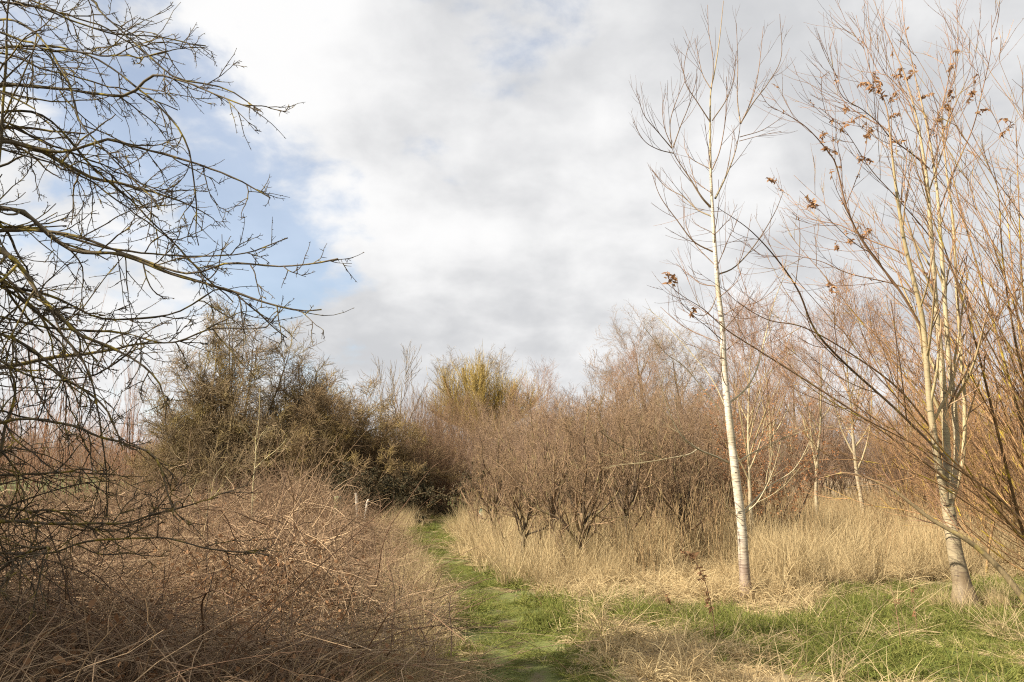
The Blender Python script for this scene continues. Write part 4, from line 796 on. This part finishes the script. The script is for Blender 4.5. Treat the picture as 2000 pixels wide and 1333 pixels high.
# left background: coppiced shoots, red bush
for px_, Y, s, lab in ((60, 24, .92, 'tall straight reddish shoots behind the near hawthorn at the left edge'), (230, 28, .85, 'tall straight reddish shoots behind the near hawthorn, left of the low straggling bush'), (-120, 22, .9, 'tall straight reddish shoots just beyond the left edge')):
    put(SHO, 'coppiced_willow', floor_at(px_, Y), lab, 'bush', rz=px_ * .1, sc=s)
for px_, Y, s, lab in ((140, 36, .9, 'red-brown twiggy bush across the green meadow'), (20, 40, 1.0, 'red-brown twiggy bush at the far left edge of the meadow'), (250, 42, .95, 'red-brown twiggy bush furthest back across the meadow')):
    put(REDB, 'red_bush', floor_at(px_, Y), lab, 'bush', rz=px_ * .1, sc=(s * 1.2, s * 1.2, s))
# pale sapling in the brambles
rng = np.random.default_rng(91)
def sapling(px_, py_, Y, lines, lab, w):
    b0 = at(px_, py_, Y); b0 = np.array([b0[0], b0[1], height(b0[0], b0[1])]); t = thing('sapling', b0, lab, 'sapling')
    for i, (pts, ww) in enumerate(lines):
        if i == 0: p = np.array([[0, 0, -.05]] + [at(u, v_, Y) - b0 for u, v_ in pts])
        else: p = np.array([at(u, v_, Y + rng.uniform(-.3, .3) * q / len(pts)) - b0 for q, (u, v_) in enumerate(pts)])
        P = spline(p, 24); R = Y / F * .36 * np.linspace(ww, ww * .3, 24)
        lo, _ = twigged_limb(t, P, R, rng, M['pale'], [(5, .3, 1, .4, .9, .15, .5, 5, .1, .05, .5, .003, 3), (3, .2, 1, .4, .9, .05, .15, 3, .1, .03, .6, .0025, 3)], 6, 'trunk' if i == 0 else 'branch')
sapling(492, 1010, 15, [([(492, 1000), (495, 940), (500, 890), (499, 862), (505, 830), (507, 790), (508, 758)], 6), ([(498, 860), (480, 840), (463, 818)], 4), ([(499, 915), (520, 895), (545, 875), (560, 856)], 4), ([(498, 885), (510, 850), (525, 835)], 3)], 'pale yellowish sapling standing in front of the tall hawthorn', 6)
sapling(403, 1085, 12, [([(400, 1040), (405, 1000), (412, 970), (420, 930), (440, 905)], 5), ([(410, 980), (430, 955), (450, 930)], 3), ([(403, 1010), (380, 985), (370, 950)], 3)], 'thin grey sapling rising from the left brambles', 5)
# fence posts
def post(px_, py_top, py_bot, Y, w, lab, tilt=0.0, mat=None):
    c = at(px_, py_bot, Y); z0 = height(c[0], c[1]); top = at(px_, py_top, Y)[2] - z0; t = thing('fence_post', (c[0], c[1], z0), lab, 'post')
    r_ = np.random.default_rng(int(px_)); P = np.array([[0, 0, -.1], [0, 0, top * .5], [tilt * .6, 0, top * .93], [tilt, 0, top], [tilt, 0, top + .012]]); obj('shaft', Geo().tubes(P, np.array([w, w * .97, w * .95, w * .85, .004]), 9, r_).mesh('shaft', mat), t)
b = MB('old_wood'); c = b.coord(); n1 = b.noise(b.scaled(c, (40, 40, 4)), 1, 4, .6); n2 = b.noise(c, 6, 4, .6)
M['wood'] = b.finish(b.mix(b.ramp(n2, .45, .6), b.mix(n1, (.10, .085, .06), (.30, .26, .20)), (.13, .15, .05)), .9, n1, .6, .006)
b = MB('bleached_wood'); c = b.coord(); n1 = b.noise(b.scaled(c, (40, 40, 4)), 1, 4, .6)
M['bleach'] = b.finish(b.mix(n1, (.25, .22, .17), (.55, .50, .42)), .9, n1, .6, .006)
post(657, 970, 1030, 20.3, .10, 'thick mossy wooden post beside the dark undergrowth', 0, M['wood'])
post(697, 964, 1040, 19.8, .035, 'thin bleached stake right of the mossy post', -.06, M['bleach'])
post(712, 976, 1045, 19.6, .03, 'short bleached stake leaning right of the thin one', .07, M['bleach'])
# waymark post by the path
wc = at(940, 1012, 24); wz = height(wc[0], wc[1]); wm = thing('marker_post', (wc[0], wc[1], wz), 'small pale post with a green top beside the path', 'post')
r_ = np.random.default_rng(3); obj('shaft', Geo().tubes(np.array([[0, 0, -.1], [0, 0, .25], [0, 0, .42], [0, 0, .425]]), np.array([.06, .06, .06, .004]), 8, r_).mesh('shaft', M['bleach']), wm)
b = MB('green_paint'); M['green_paint'] = b.finish((.05, .16, .12, 1), .6)
obj('cap', Geo().tubes(np.array([[0, 0, .425], [0, 0, .5], [0, 0, .54], [0, 0, .545]]), np.array([.065, .065, .05, .004]), 8, r_).mesh('cap', M['green_paint']), wm)

# withered dock stalk and a few tall dead weeds in the clearing
rng = np.random.default_rng(95)
def dock(px_, py_, pts, lab, leaves, w=.006, name='dead_weed'):
    c = ground_at(px_, py_); c[2] = height(c[0], c[1]); t = thing(name, c, lab, 'weed'); Y = c[1]
    P = spline(np.array([[0, 0, -.02]] + [at(u, v_, Y) - c for u, v_ in pts]), 26); R = np.linspace(w, w * .35, 26); obj('stem', Geo().tubes(P, R, 5, rng).mesh('stem', M['cane']), t)
    g, tips = spray(P, R, rng, [(7, .3, 1, .4, 1.0, .06, .22, 4, .2, -.05, .6, .0016, 3)]); obj('side_shoot', g.mesh('side_shoot', M['cane']), t)
    for k in range(leaves): leaf_cluster(t, P[int(rng.uniform(.3, .98) * 25)], rng, 5, .05, M['dead_leaf'], .02)
dock(1397, 1255, [(1395, 1220), (1388, 1180), (1378, 1140), (1362, 1105), (1345, 1085), (1328, 1080)], 'withered arching dock stalk with shrivelled leaves, left of the slender birch', 12)
dock(1330, 1215, [(1325, 1205), (1300, 1160), (1285, 1130)], 'thin dead weed leaning left beside the withered dock stalk', 2, .004)
dock(1790, 1240, [(1788, 1200), (1780, 1160), (1772, 1120)], 'thin dark dead weed in front of the forked birch', 2, .004)
dock(1762, 1270, [(1755, 1220), (1748, 1180), (1738, 1140)], 'dry broken weed stalk left of the thin dark one', 1, .006)
dock(1060, 1185, [(1055, 1175), (1045, 1155), (1036, 1140)], 'small dead weed leaning left on the grass right of the path', 0, .004)

# hawthorns standing left of and behind the viewpoint: they shade the near ground
for x_, y_, s, rz, lab in ((-8.5, 3.0, .95, 3.0, 'hawthorn just outside the left edge shading the near brambles'), (-9.6, .2, 1.35, .5, 'hawthorn left of the viewpoint shading the near clearing'), (-7.5, -3.0, 1.3, 4.0, 'hawthorn behind and left of the viewpoint')):
    put(HAWP, 'hawthorn_bush', (x_, y_, float(height(x_, y_))), lab, 'bush', rz=rz, sc=s)

# far wood closing the horizon
rng = np.random.default_rng(99); n = 150; a = np.linspace(-.95, .95, n) + rng.normal(0, .006, n); d = rng.uniform(75, 120, n); x = np.sin(a) * d; y = np.cos(a) * d
far = [TAN[0][1][1], BLK[0][1][1], TAN[1][1][1]]
s = rng.uniform(1.0, 1.5, n)
scatter('distant_wood', place(x, y), spin(n, .02), np.stack([s * 1.6, s * 1.6, s], 1), far, rng, 'far brown wood along the horizon', 'wood')
print('TRIANGLES', TRIS)
